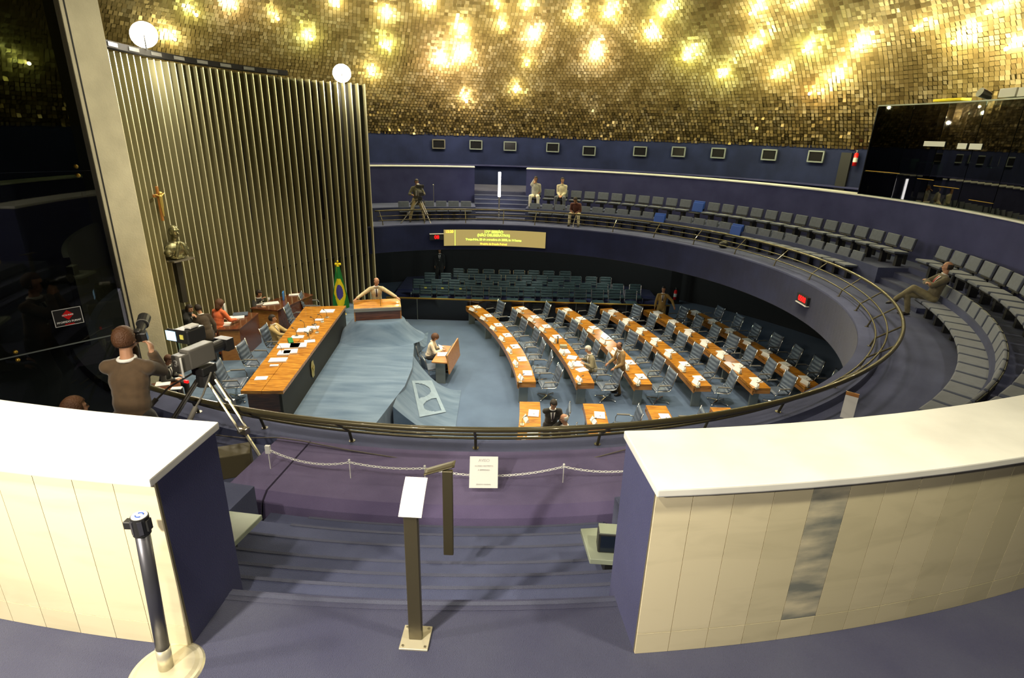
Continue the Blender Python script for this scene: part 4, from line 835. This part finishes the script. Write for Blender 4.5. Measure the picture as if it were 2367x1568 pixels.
p=below(497,704,1.0,1.62); person(p,-.35,'person in an orange trouser suit standing by the tall secretary desk, seen from behind',lean=12,pitch=10,hands=[(-.2,.35,1.05),(.25,.42,1.08)],top='suit_orange',topc=(.80,.17,.05),bottom='trousers_orange',bottomc=(.80,.17,.05),hair='hairbrown',style='long',shirt=False,tie='none')
p=below(470,716,1.0,1.60); person(p,.9,'person in a brown jacket bending over beside the orange-suited person, back turned',lean=24,pitch=10,yaw=20,hands=[(-.2,.35,.85),(.22,.0,.86)],top='suit_darkbrown',topc=(.05,.032,.016))
p=below(428,708,1.0,1.70); person(p,-PI/2+.15,'person in a black suit holding a hand to the mouth near the concrete pillar',lean=6,pitch=12,yaw=-15,hands=[(-.2,.12,.86),(.06,.17,1.48)],top='suit_black',topc=(.012,.012,.012))
p=below(367,822,1.0,1.30); person(p,-PI/2,'person with glasses in a dark suit reading at the side desk by the pillar',sit=True,lean=16,pitch=18,yaw=-10,hands=[(-.08,.36,.76),(.16,.40,.76)],glasses=True,hair='hairbrown')
# photographer
p=below(268,782,3.8,1.80); ph=person(p,R_(4),'photographer in a brown jacket aiming a long lens over the rail, back turned',lean=9,pitch=-2,yaw=-6,hands=[(-.04,.27,1.50),(.15,.21,1.47)],elbow=[(-.4,.1,-1.4),(.02,.3,-1.5)],grip=[(.1,.35,1),(-.25,.45,1)],top='suit_brown',topc=(.085,.05,.022),hair='hairbrown',vox=.009,curl=.8,scale=1.07)
ph['category']='person'
pc_=p+Matrix.Rotation(R_(4),3,'Z')@V((.04,.27,1.72)); dl=(Matrix.Rotation(R_(20),3,'Z')@V((0,1,.30))).normalized(); up_=V((0,0,1))
pcm=empty('photo_camera',pc_,0,'black still camera with a long lens held up by the photographer','camera')
Mc=Matrix((dl.cross(up_).normalized(),dl,(dl.cross(up_).cross(dl)).normalized())).transposed()
g=MB(); g.box(pc_,(.15,.07,.10),Mc); g.box(pc_+Mc@V((0,0,.06)),(.06,.06,.035),Mc); keepworld(g.build('camera_body','black',bevel=.008,seg=1),pcm)
g=MB(); g.cyl(pc_+dl*.03,pc_+dl*.20,.035,.042,14); keepworld(g.build('lens','black',smooth=False),pcm)
g=MB(); g.cyl(pc_+dl*.20,pc_+dl*.33,.055,.058,14); keepworld(g.build('lens_hood','black'),pcm); g=MB(); g.cyl(pc_+dl*.205,pc_+dl*.215,.0585,.0585,14); keepworld(g.build('ring','greyplastic'),pcm)
# people in the galleries
def seatpos(a,R,z): q=pol(R,a,z); return q,R_(a)+PI/2
q,rz=seatpos(-14.4,10.30,3.80); person(q,rz,'person in a grey-brown suit with crossed legs and folded arms at the right gallery rail',sit=True,seat=.42,lean=-14,yaw=-30,pitch=6,hands=[(.07,.17,.86),(-.07,.20,.84)],elbow=[(-1,.3,-.6),(1,.3,-.6)],grip=[(1,-.2,.1),(-1,-.2,.1)],feet=[(.22,.60,.34),(.12,.34,.09)],knee=[(.05,.4,1.4),(.1,1,.6)],style='bald',top='suit_greybrown',topc=(.12,.10,.06),bottom='trousers_olive',bottomc=(.20,.17,.09),tie='tie_red',tiec=(.45,.03,.03),vox=.011)
q,rz=seatpos(82.1,11.05,4.35); person(q,rz,'person in white trousers and a grey shirt touching the face, back gallery row',sit=True,seat=.42,lean=4,hands=[(-.10,.16,.55),(.03,.18,1.12)],feet=[(-.18,.40,.09),(.18,.40,.09)],shirt=False,top='shirt_grey',topc=(.38,.36,.30),bottom='trousers_white',bottomc=(.85,.80,.65),tie='none',skin='skindark',sleeve=.4,hem=.1)
q,rz=seatpos(76.0,11.05,4.35); person(q,rz,'person in a cream shirt with clasped hands seated in the back gallery row',sit=True,seat=.42,lean=4,yaw=25,hands=[(-.04,.26,.58),(.05,.26,.58)],feet=[(-.20,.40,.09),(.20,.40,.09)],shirt=False,top='shirt_cream',topc=(.70,.62,.42),bottom='trousers_grey',bottomc=(.10,.11,.14),tie='none',skin='skin',hem=.1)
q,rz=seatpos(71.3,10.18,3.80); person(q,rz,'person in a dark red shirt and pale trousers leaning forward in the front gallery row',sit=True,seat=.42,lean=32,pitch=16,hands=[(-.06,.36,.56),(.10,.36,.56)],feet=[(-.2,.40,.09),(.2,.40,.09)],shirt=False,top='shirt_maroon',topc=(.10,.025,.015),bottom='trousers_khaki',bottomc=(.55,.48,.28),tie='none',skin='skindark',hem=.1)
q=pol(10.02,110.4,3.8); person(q,R_(110.4)+PI/2,'person in khaki trousers standing behind the far television camera',lean=6,pitch=10,hands=[(-.2,.35,1.2),(.25,.35,1.15)],feet=[(-.28,0,.09),(.32,.05,.09)],shirt=False,top='shirt_olive',topc=(.09,.08,.04),bottom='trousers_tan',bottomc=(.35,.27,.12),tie='none',skin='skindark')
q=below(165,928,3.85,1.33); person(q,R_(-20),'brown-haired person seated behind the left parapet, only the head showing',sit=True,top='shirt_olive',hair='hairbrown',shirt=False,tie='none',style='bald' if 0 else 'short')
# people on the floor
d=ray(1017,611); t=(12.9-CAM.y)/d.y; q=CAM+d*t; person((q.x,12.9,.24),PI-.1,'person standing in the dark behind the left end of the tribune chairs',top='suit_darkest',topc=(.01,.01,.01),skin='skindark')
q=below(1535,663,0,1.74); person(q,PI-.25,'person in a tan suit standing at the far end of the fifth curved desk',lean=2,yaw=-10,hands=[(-.48,.22,1.02),(.27,.04,.80)],elbow=[(-1,-.4,-.3),(1,-.6,-.3)],top='suit_tan',topc=(.36,.24,.07),bottom='trousers_tan2',bottomc=(.30,.20,.06),badge=True,skin='skin')
ac=ya(21.57,1.655); q=dp(21.50,ac); person(q,ac+PI/2,'white-haired person in a khaki jacket reading papers at the second desk row',sit=True,lean=16,pitch=16,hands=[(-.16,.34,.80),(.16,.34,.82)],hair='hairgrey',style='short',top='suit_khaki',topc=(.26,.23,.13),bottom='trousers_khaki2',bottomc=(.22,.19,.11),tie='none',skin='skin')
person((4.0,.98,0),PI/2+.3,'balding person in a brown suit standing with both hands on a chair back',lean=8,pitch=20,yaw=12,hands=[(-.22,.34,1.00),(.14,.36,1.02)],top='suit_brownmid',topc=(.26,.16,.055),bottom='trousers_brown2',bottomc=(.12,.07,.02),style='bald',skin='skindark')
q=below(1258,920,0,1.62); person((1.66,q.y,0),PI+.1,'person in a black suit bending over the short desk nearest the rail',lean=20,pitch=14,hands=[(-.02,.26,.98),(-.28,.0,1.05)],elbow=[(-1,-.2,-.3),(1,-.3,-.2)],top='suit_black2',topc=(.018,.016,.012),badge=False)
ac=ya(19.9,-3.0); q=dp(20.12,ac); person(q,ac+PI/2,'bald person with glasses and a dark suit seated right behind the guard rail',sit=True,lean=8,pitch=8,style='bald',hair='hairgrey',glasses=True,top='suit_plum',topc=(.035,.02,.02),vox=.01)
q=below(991,772,0,1.30); person(q,-PI/2,'curly-haired person in a cream blouse writing at the small desk beside the stage',sit=True,lean=14,pitch=24,yaw=-12,hands=[(-.1,.42,.80),(.12,.44,.80)],hair='hairbrown',style='curly',shirt=False,top='blouse',topc=(.80,.68,.50),bottom='trousers_dark',tie='none')
# ------------------------------------------------------------------ flag, bust, crucifix
fp=at(788,712,1.0); fb=V((-5.25,4.55,1.0)); d=ray(788,700); 
t=(5.0-CAM.y)/d.y; fb=CAM+d*t; fb=V((fb.x,fb.y,1.0))
fl=empty('flag_stand',fb,0,'green yellow and blue national flag hanging from a pole beside the lectern','flag')
ztop=CAM.z+ (ray(785,603).z/math.hypot(ray(785,603).x,ray(785,603).y))*math.hypot(fb.x-CAM.x,fb.y-CAM.y)
L=ztop-1.0
g=MB(); g.cyl((0,0,0),(0,0,L-.05),.02); g.cyl((0,0,0),(0,0,.05),.18,.14,16); g.build('pole','brass',fl)
g=MB(); g.sph((0,0,L-.02),.035,8,6); g.sph((-.07,0,L-.12),.05,8,6); g.sph((.07,0,L-.12),.05,8,6); g.cyl((0,0,L-.22),(0,0,L-.08),.05,.03); g.cyl((-.02,-.06,L-.75),(-.02,-.04,L-.15),.025,.02); g.build('finial_tassels','yellow',fl)
Hf=1.5; zt=L-.20
def flg(u,v):   # hanging folds: narrow at top, wide below
    w_=.07+.24*min(1,v*1.15); x=(u-.5)*2*w_+.02*v; z=zt-v*Hf-(.16*(1-abs(2*u-1)) if v>.98 else .16*(1-abs(2*u-1))*max(0,(v-.6)/.4)); y=.05*math.sin(u*9+v)*(.3+v)-.06; return V((x,y,z))
NU,NV=36,48; parts={'green':MB(),'yellow':MB(),'flagblue':MB()}
for i in range(NU):
    for j_ in range(NV):
        u,v=(i+.5)/NU,(j_+.5)/NV; dx=(u-.48); dy=(v-.60)
        mm='flagblue' if (dx/.25)**2+(dy/.165)**2<1 else 'yellow' if (abs(dx)/.50+abs(dy+.02)/.42<1.08 and v>.30 and abs(dx)<.42) else 'green'
        parts[mm].add([flg(i/NU,j_/NV),flg((i+1)/NU,j_/NV),flg((i+1)/NU,(j_+1)/NV),flg(i/NU,(j_+1)/NV)],[(0,1,2,3)])
for mm,nm in (('green','green_field'),('yellow','yellow_diamond'),('flagblue','blue_globe')): parts[mm].build(nm,mm,fl,solid=.008)
bs=oncyl(412,598,8.25); bs=V((bs.x,bs.y,bs.z)); aa=math.atan2(bs.y,bs.x)
bu=empty('bust',bs,aa+PI/2-.35,'dark bronze bust of a man on a slim bracket high on the fin wall','bust')
g=MB(); g.sph((0,0,.73),(.115,.14,.16),14,10); g.sph((0,.04,.62),(.085,.09,.09)); g.cap((0,-.01,.4),.09,(0,.01,.6),.08); g.sph((0,-.02,.26),(.33,.19,.22),16,10); g.cap((-.24,0,.2),.12,(.24,0,.2),.12); g.cap((0,.13,.70),.02,(0,.165,.66),.028,8); g.sph((0,0,.06),(.22,.15,.09)); g.cap((-.06,.12,.76),.02,(.06,.12,.76),.02,6)
for s in (-1,1): g.sph((s*.115,0,.69),(.015,.035,.05),8,6); g.cap((s*.04,.15,.42),.035,(s*.16,.16,.12),.05,8)
remeshed(g,'figure','bronze',bu,.014,2); g=MB(); g.box((0,0,-.02),(.62,.44,.04)); g.build('shelf','steel',bu); g=MB(); g.box((0,-.08,-.62),(.16,.14,1.18)); g.build('bracket','finback',bu)
cp=oncyl(367,460,8.28); ci=empty('crucifix',cp,math.atan2(cp.y,cp.x)+PI/2,'small brown and gold crucifix fixed high on the fin wall above the bust','crucifix')
g=MB(); g.box((0,0,-.12),(.07,.05,.85)); g.box((0,0,.09),(.42,.05,.07)); M['brownwood']=mat('cross_wood',(.30,.12,.02),.5); g.build('cross','brownwood',ci,bevel=.008,seg=1)
g=MB(); g.cap((0,.05,-.22),.035,(0,.05,.06),.045); g.cap((0,.05,.06),.02,(-.19,.05,.12),.016); g.cap((0,.05,.06),.02,(.19,.05,.12),.016); g.sph((0,.06,.14),.045); g.cap((0,.05,-.22),.03,(0,.05,-.42),.018); remeshed(g,'figure','gold',ci,.01,1)
# ------------------------------------------------------------------ television cameras
def tvcam(loc,rz,zt,label,sc_=1,num=True):
    e=empty('television_camera',loc,rz,label,'camera'); B=zt-loc[2]   # total height; lens points +Y
    h=B-.72
    for k in range(3):
        a=R_((354,232,113)[k]); ft=V((math.cos(a)*.80,math.sin(a)*.80,.02)); tp=V((math.cos(a)*.09,math.sin(a)*.09,h)); md=tp.lerp(ft,.55); sdv=V((-math.sin(a),math.cos(a),0))*.045
        g=MB(); g.tube([tp+sdv,md+sdv],.014,6); g.tube([tp-sdv,md-sdv],.014,6); g.tube([md,ft],.019,6); g.box(md,(.12,.07,.07)); g.cyl(ft-V((0,0,.02)),ft+V((0,0,.02)),.03); g.build('leg','steel',e)
    g=MB(); g.cyl((0,0,h-.06),(0,0,h+.08),.11,.09,14); g.box((0,0,h+.13),(.17,.20,.10)); g.build('tripod_head','black',e,bevel=.01,seg=1)
    for s in (-1,1): g=MB(); g.tube([(s*.09,0,h+.1),(s*.24,-.28,h-.02),(s*.27,-.45,h-.12)],.011,6); g.cyl((s*.27,-.42,h-.10),(s*.30,-.56,h-.20),.026,.026); g.build('pan_handle','greyplastic',e)
    g=MB(); g.box((0,-.05,h+.32),(.14,.34,.22)); g.build('camera_body','greyplastic',e,bevel=.018)
    g=MB(); g.cyl((0,.12,h+.32),(0,.30,h+.32),.06,.07,16); g.box((0,.33,h+.32),(.18,.10,.14)); g.build('lens','black',e)
    g=MB(); g.box((0,-.27,h+.31),(.13,.12,.19)); g.build('battery_pack','greyplastic',e,bevel=.01,seg=1)
    g=MB(); g.box((0,-.10,h+.58),(.20,.24,.15)); g.box((-.15,-.18,h+.57),(.14,.03,.14)); g.build('viewfinder','black',e,bevel=.012,seg=1)
    g=MB(); g.box((-.13,-.222,h+.58),(.13,.004,.105)); g.build('lit_screen','screen',e)
    g=MB(); g.box((.02,-.225,h+.585),(.045,.006,.05)); g.build('yellow_button','yellowtag',e); g=MB(); g.box((.04,-.1,h+.675),(.10,.12,.03)); g.build('top_pad','white',e,bevel=.008,seg=1)
    g=MB(); g.box((.0,-.25,h+.08),(.05,.02,.03)); g.build('red_light','ledred',e)
    if num: textobj('number','3',.10,'white',Matrix(((1,0,0,-.0),(0,0,-1,-.335),(0,1,0,h+.32),(0,0,0,1))),e,bold=.003).matrix_parent_inverse=Matrix(); 
    g=MB(); g.cyl((.085,-.34,h+.18),(.085,-.34,h+.40),.011,.011); g.build('tally_tube','tube' if 0 else 'white',e)
    return e
q=at(418,782,5.42); tvcam((-2.76,-8.95,3.8),R_(-18),5.50,'large television camera marked 3 on a tripod beside the left parapet')
q=pol(9.5,110.2,3.8); tvcam((q.x,q.y,3.8),R_(110.2)+PI/2,5.42,'small distant television camera on a tripod in the far gallery',num=False)
# ------------------------------------------------------------------ foreground stands
M['bronzepost']=mat('bronze_post',(.10,.085,.05),.4,.5); M['steelbright']=mat('polished_base_plate',(.80,.74,.55),.35,.6)
def signstand(base,zfloor,ztop,label,rz,plate_m,w_,lng,plate=True):
    e=empty('sign_stand',(base[0],base[1],zfloor),rz,label,'stand'); H=ztop-zfloor
    if plate: g=MB(); g.box((0,0,.006),(.155,.155,.012)); g.build('base_plate','steelbright',e,bevel=.002,seg=1)
    for sx in (-1,1) if plate else ():
        for sy in (-1,1): g=MB(); g.cyl((sx*.06,sy*.06,.012),(sx*.06,sy*.06,.018),.008,.006,8); g.build('bolt','steel',e)
    g=MB(); g.box((0,0,H/2),(.072,.035,H)); g.build('post','rail' if 0 else 'bronzepost',e,bevel=.004,seg=1); return e,H
e,H=signstand((.20,-12.39),4.88,5.70,'bronze sign stand with a slanted white plate in the opening between the marble parapets',R_(-2),'paper',.16,.3)
g=MB(); g.grid(lambda u,v:V(((u-.5)*.115,-.025+.18*v,H+.002+.11*v+.006*math.sin(PI*v))),2,8); g.build('sign_plate','white',e,solid=.006)
e,H=signstand((.256,-11.363),4.56,5.28,'second darker sign stand with a grey slanted plate, further down the steps',R_(0),'paper',.16,.3,False)
g=MB(); g.grid(lambda u,v:V((-.155+.20*u,(v-.5)*.085-.035+.10*u,H+.003+.01*u)),8,3); g.build('sign_plate','bronzepost',e,smooth=True,solid=.006)
# queue post
b0=at(384,1545,4.90); qp_=empty('barrier_post',(b0.x,b0.y,4.88),0,'grey metal queue barrier post with a black head in front of the left marble parapet','barrier post')
tilt=Matrix.Rotation(R_(-2.2),4,'Y')@Matrix.Rotation(R_(1.0),4,'X')
topq=V((.045,.012,.985))
g=MB(); g.cyl((0,0,0),(0,0,.012),.175,.165,40); g.sph((0,0,.012),(.15,.15,.018),28,6); g.build('round_base','steelbright',qp_,smooth=False)
M['postgrey']=mat('post_grey_metal',(.11,.11,.13),.35,.7); 
ax=topq.normalized(); g=MB(); g.cyl(ax*.03,ax*.86,.031,.031,24); g.build('pole','postgrey',qp_,smooth=True)
g=MB(); g.cyl(ax*.03,ax*.16,.034,.0335,24); g.build('pole_sleeve','steelbright',qp_,smooth=True)
g=MB(); g.cyl(ax*.85,ax*.945,.037,.037,24); g.build('head','black',qp_,smooth=False); g=MB(); g.box(ax*.90+V((-.05,0,0)),(.04,.035,.04)); g.build('belt_socket','black',qp_,bevel=.003,seg=1)
g=MB(); g.box(ax*.90+V((.037,0,0)),(.012,.03,.055)); g.build('belt_slot','black',qp_)
for a in (-60,-120,): g=MB(); g.box(ax*.90+V((.037*math.cos(R_(a)),.037*math.sin(R_(a)),0)),(.006,.018,.07),Matrix.Rotation(R_(a),3,'Z')); g.build('chrome_strip','postgrey',qp_)
g=MB(); g.cyl(ax*.945,ax*.948,.033,.033,24); g.build('cap_label','white',qp_); g=MB()
for k in range(2): g.tube([ax*.950+V((.016*math.cos(a),.016*math.sin(a),0)) for a in [k*PI+.4+.25*i for i in range(9)]],.0028,5)
g.build('cap_logo','seatblue',qp_)
g=MB(); g.box((.045,-.10,.028),(.07,.04,.004),Matrix.Rotation(.5,3,'Z')); g.build('base_sticker','white',qp_)
# low tables at the sides of the steps and a monitor
def lowtable(q,z,label,m_='greytop'):
    cx=sum(p.x for p in q)/4; cy=sum(p.y for p in q)/4; e=empty('low_table',(cx,cy,3.92),0,label,'table'); g=MB(); quadslab(g,q,z-.045,z); keepworld(g.build('table_top',m_,recalc=True,bevel=.004,seg=1),e)
    g=MB(); s_=[V((cx+(p.x-cx)*.45,cy+(p.y-cy)*.45,0)) for p in q]; quadslab(g,s_,4.1,z-.045); keepworld(g.build('pedestal','black',recalc=True),e); return e
zt_=4.62
a_,b_,c_=at(606,1190,zt_),at(540,1255,zt_),at(522,1178,zt_); lowtable([b_,a_,c_+V((-.25,.02,0)),b_+V((-.62,-.1,0))],zt_,'low grey laminate table at the left foot of the marble parapet')
a_,b_,c_=at(1342,1222,zt_),at(1364,1293,zt_),at(1425,1216,zt_); lowtable([a_,b_,b_+V((.55,-.03,0)),c_+V((.2,.02,0))],zt_,'low green-grey table at the right foot of the marble parapet')
mp=at(1412,1292,zt_+.0); mo=empty('small_monitor',(mp.x+.02,mp.y+.06,zt_),R_(-3),'small black monitor standing on the right low table','monitor'); g=MB(); g.box((0,.05,.085),(.22,.12,.17)); g.build('casing','black',mo,bevel=.008,seg=1); g=MB(); g.box((0,-.012,.085),(.19,.004,.135)); g.build('screen','screenoff',mo); g=MB(); g.box((0,.05,.172),(.21,.11,.006)); g.build('top_cover','greytop',mo)
# cables on the left, slab and white post on the right
cb0=[at(x,y,3.86) for x,y in ((470,1130),(510,1128),(548,1124),(568,1134),(566,1150),(548,1163),(515,1168),(480,1170))]
g=MB(); g.tube(cb0,.008,6); tag(g.build('cable','cable',smooth=True),'tan cable looped on the gallery floor beside the left parapet','cable')
g=MB(); g.tube([at(x,y,3.85) for x,y in ((500,1152),(540,1149),(588,1147))],.012,6); tag(g.build('cable','cable',smooth=True),'straight flat cable strip crossing the looped cable','cable')
a_=at(545,1085,3.83); g=MB(); g.box((0,0,.14),(.36,.26,.28)); o=g.build('cable_box','brownwood',bevel=.01); o.location=(a_.x,a_.y,3.8); o.rotation_euler=(0,0,.4); M['olive']=mat('olive_case',(.085,.07,.035),.7); o.data.materials[0]=M['olive']; tag(o,'dark olive case on the gallery floor behind the tripod leg','case')
q=at(1956,968,3.82); e=empty('small_sign',(q.x,q.y,3.8),R_(-40),'small pale standing sign with an orange top behind the right rail','sign'); g=MB(); g.box((0,0,.20),(.16,.02,.36)); g.build('board','white',e); g=MB(); g.box((0,0,.40),(.16,.025,.05)); g.build('top_edge','woodlite',e)
q=at(1958,636,3.82); g=MB(); 
for s in (-1,1): g.sph((s*.07,0,.05),(.05,.13,.05),10,6)
g.box((0,-.05,.03),(.1,.1,.05)); o=g.build('shoulder_bag','brownwood',smooth=True); o.location=(q.x,q.y,3.80); tag(o,'small tan bag on the floor at the end of the front gallery row','bag')
q=at(1672,548,3.82); g=MB(); g.sph((0,0,.12),(.18,.12,.13),12,8); o=g.build('backpack','black',smooth=True); o.location=pol(9.75,33.5,3.80); tag(o,'black bag on the floor under the front gallery row','bag')
# extinguishers
def exting(loc,label,rz=0):
    e=empty('fire_extinguisher',loc,rz,label,'fire extinguisher'); g=MB(); g.cyl((0,0,0),(0,0,.42),.075,.075,16); g.sph((0,0,.42),(.075,.075,.06),16,6); g.build('cylinder','red',e,smooth=True); g=MB(); g.cyl((0,0,.47),(0,0,.56),.022); g.box((0,.03,.56),(.03,.14,.025)); g.build('valve','steel',e); g=MB(); g.cyl((0,0,.14),(0,0,.30),.077,.077,16); g.build('label_band','white',e); g=MB(); g.tube([(.0,.07,.54),(.09,.09,.4),(.1,.02,.1)],.012,6); g.build('hose','black',e); return e
q=oncyl(1974,384,15.36); exting((q.x,q.y,q.z),'red fire extinguisher hanging on the far corridor wall beside the black booth',0)
q=at(1560,700,.75); d=ray(1560,688); t=(11.0-CAM.y)/d.y; q=CAM+d*t; ex=exting((q.x,11.0,q.z-.1),'red fire extinguisher on the dark wall behind the tan-suited person',0)
g=MB(); g.box((q.x,11.14,1.2),(.5,.1,2.4)); tag(g.build('dark_column','dark'),'black column carrying the fire extinguisher under the far gallery','column')
#PART5
LAMPS=['at the top edge, far left of the central cluster','just above the far end of the fin wall','at the top edge, left of the central pair','at the top edge, right of the central pair','above the brilliant orange-white pair','large, right of the brilliant orange-white pair','high, left of the top-centre pair','high, right of the top-centre pair','greenish, at the top right of centre','below the greenish top lamp','large, lowest of the bright central group','green, right of the large low central one','small green, lowest on the right of centre','above the corridor wall, right of the small green one','upper right, in the middle of a loose square','greenish, inside the right-hand square','large, at the right corner of the square','bright, bottom corner of the square','upper right, near the top edge','cut by the top edge, upper right','greenish, alone between the two floodlights','greenish, above the far floodlight','touching the glow of the far floodlight','lowest of all, over the electronic board','faint, beside the lowest one','faint, above the brilliant pair','faint, between the large ones','large, above the roof of the black booth','at the right edge over the booth','cut by the top edge over the booth','small orange, lowest on the right','at the top edge over the fin wall','faint, at the top edge left of centre','faint, at the top edge by the near floodlight','brilliant orange-white, left one of the pair','brilliant white, right one of the pair','faint, between the square and the booth','seen dimly through the dark glass at far left','beside the near floodlight','faint, high between the floodlights']
# ------------------------------------------------------------------ lights
def lamp(kind,loc,energy,col=(1,.88,.66),r=.1,target=None,size=60,blend=.6,name='light'):
    l=bpy.data.lights.new(name,kind); l.energy=energy; l.color=col; l.shadow_soft_size=r
    if kind=='SPOT': l.spot_size=R_(size); l.spot_blend=blend
    o=bpy.data.objects.new(name,l); COL.objects.link(o); o.location=loc
    if target is not None: o.rotation_euler=(V(target)-V(loc)).to_track_quat('-Z','Y').to_euler()
    return o
G=(1,.92,.50); WW=(1,.86,.62); GR=(.86,1,.45); PK=(1,.78,.60)
dl_=[(990,12,1,G),(895,35,.8,G),(1150,12,.5,G),(1216,15,.7,G),(1068,72,1.5,G),(1232,85,1.6,WW),(1330,35,1,G),(1408,32,1.4,G),(1530,28,.9,GR),(1500,80,1.1,G),(1375,125,1.7,WW),(1585,132,1.1,GR),(1667,172,.8,GR),(1790,172,.9,G),(1740,103,1.2,G),(1862,112,1,GR),(1975,108,1.4,G),(1922,180,1.1,G),(1738,25,.8,G),(1835,8,.8,G),(718,85,.8,GR),(897,108,.9,GR),(862,168,.8,G),(1076,228,.9,WW),(1192,208,.5,G),(1160,60,.5,G),(1218,145,.4,G),(2210,90,1.4,G),(2335,105,.9,WW),(2290,20,.6,G),(1875,212,.5,(1,.7,.35)),(540,12,.8,WW),(780,8,.5,G),(450,28,.4,GR),(1020,140,2.2,PK),(1070,128,2.4,WW),(2120,60,.4,G),(60,140,.5,GR),(400,85,.7,G),(640,38,.3,G)]
em_=None
for i,(px,py,s,c) in enumerate(dl_):
    p=ondome(px,py,.0); n=(V((0,0,DZ))-p).normalized(); q=p+n*.12
    if em_ is None:
        e=empty('ceiling_lamp',q,0,'x','lamp','small lamps glowing among the gold ceiling tiles'); 
        g=MB(); g.sph((0,0,0),.05,12,8); g.build('bulb','bulb',e,smooth=True); g=MB(); g.cyl((0,0,.05),(0,0,.11),.035,.02,10); g.build('socket','brass',e); em_=Proto(e)
    u,v=px/2367,py/250; 
    o=em_.put(q,0,'glowing lamp %d of the gold ceiling group, counted among its scattered neighbours'%(i+1))
    d_='left' if px<900 else 'middle' if px<1600 else 'right'
    o['label']='ceiling lamp glowing among gold tiles %s'%LAMPS[i]
    lamp('POINT',q+n*.42,90*s,c,.07,name='ceiling_light')
# high lamps of the ceiling above and behind the camera's view
for k in range(10):
    a=2*PI*k/10; p=V((6.2*math.cos(a),6.2*math.sin(a),12.6)); lamp('SPOT',p,520,WW,.25,(p.x*.75,p.y*.75,0),85,.8,'high_ceiling_light')
for p,t,e_ in (((1.5,.8,14.6),(2.5,1.5,0),2300),((5.5,-3.0,13.2),(5.0,0,0),1300),((-3,-1.5,13.8),(-5.2,.3,1.9),2100),((-1,6,13.6),(0,9,0),250),((1,-5,13.3),(1.2,-2.5,.7),1400)): lamp('SPOT',p,e_,(1,.88,.66),.2,t,62,.7,'floor_spot')
for k,(px,py,e_) in enumerate(((332,78,1),(790,168,1))):
    p=oncyl(px,py,8.35); p=V((p.x,p.y,p.z-.02)); a=math.atan2(p.y,p.x)
    f=empty('floodlight',p,0,('brilliant white floodlight above the near part of the fin wall','brilliant white floodlight above the far end of the fin wall')[k],'floodlight'); aim=(V((0.7,-8,3.6))-p).normalized()
    g=MB(); g.cyl(p-aim*.16,p,.15,.30,16); keepworld(g.build('housing','greyplastic'),f); g=MB(); g.cyl(p+aim*.002,p+aim*.014,.30,.30,24); keepworld(g.build('lit_glass','flood'),f)
    g=MB(); g.cyl(V((p.x,p.y,9.1 if k==0 else 8.9)),p,.02); keepworld(g.build('bracket','black'),f)
    lamp('SPOT',p+aim*.1,700,(1,.9,.72),.2,p+aim*3,120,.7,'flood_light'); lamp('POINT',V((7.95*math.cos(a),7.95*math.sin(a),8.72)),70,(1,.92,.75),.12,name='flood_glow')
# recessed spots over the corridor entrance
lamp('SPOT',(-1.9,-14.9,7.75),620,(1,.91,.74),.10,(-.2,-11.0,4.6),95,.5,'entrance_spot')
lamp('SPOT',(-.9,-13.9,9.15),300,(1,.90,.72),.12,(-.2,-11.6,4.6),110,.6,'entrance_spot')
lamp('SPOT',(-3.6,-13.3,9.2),330,(1,.90,.70),.12,(-2.2,-12.3,5.2),90,.6,'entrance_spot')
lamp('SPOT',(3.0,-13.2,9.3),330,(1,.92,.66),.12,(2.4,-12.4,5.4),90,.7,'entrance_spot')
lamp('SPOT',(7.2,-9.4,10.6),300,(1,.9,.66),.2,(9.5,-4,3.8),70,.8,'gallery_spot')
lamp('POINT',(-7.2,-1.4,3.9),12,(1,.7,.3),.2,name='stage_lamp')

for x,y,z,e_ in ((-2.5,9.2,2.78,85),(1.5,9.2,2.78,85),(5.0,9.6,2.78,70),(9.5,6.5,2.78,14),(-6.5,9,2.7,5)): lamp('POINT',(x,y,z),e_,(.85,1,.9),.25,name='low_ceiling_light')  # added fill under the gallery, lifts the dark tribune chairs
lamp('SPOT',(2,-2,13),700,(1,.9,.66),.3,(-8,-1.0,5.5),52,.8,'wall_spot')  # added fill for the pillar and near fins
lamp('SPOT',(-1,4,13.4),200,(1,.9,.66),.3,(-6,6,5.5),52,.8,'wall_spot')  # added fill for the far fins

c=pol(12.35,2.8,9.0); lamp('SPOT',c,300,(1,.78,.60),.15,(14,9,11.0),120,.9,'booth_uplight'); lamp('SPOT',c,120,(1,.78,.60),.15,(6,-4,13.0),120,.9,'booth_uplight')  # added wash from above the booth roof, brightens the right of the dome
lamp('SPOT',pol(8.2,150,9.4),500,(1,.85,.6),.2,(9,12,11),100,.9,'batten_uplight')  # added wash from the batten, brightens the dome across the hall
lamp('SPOT',(.5,-7.5,11.6),1800,(1,.9,.68),.2,(-8.4,-2.0,7.6),34,.9,'pillar_spot')  # added unseen source that brightens the concrete pillar
lamp('POINT',pol(13.0,6,8.1),40,(.75,1,.7),.1,name='booth_lamp')  # added fill inside the booth so its contents show
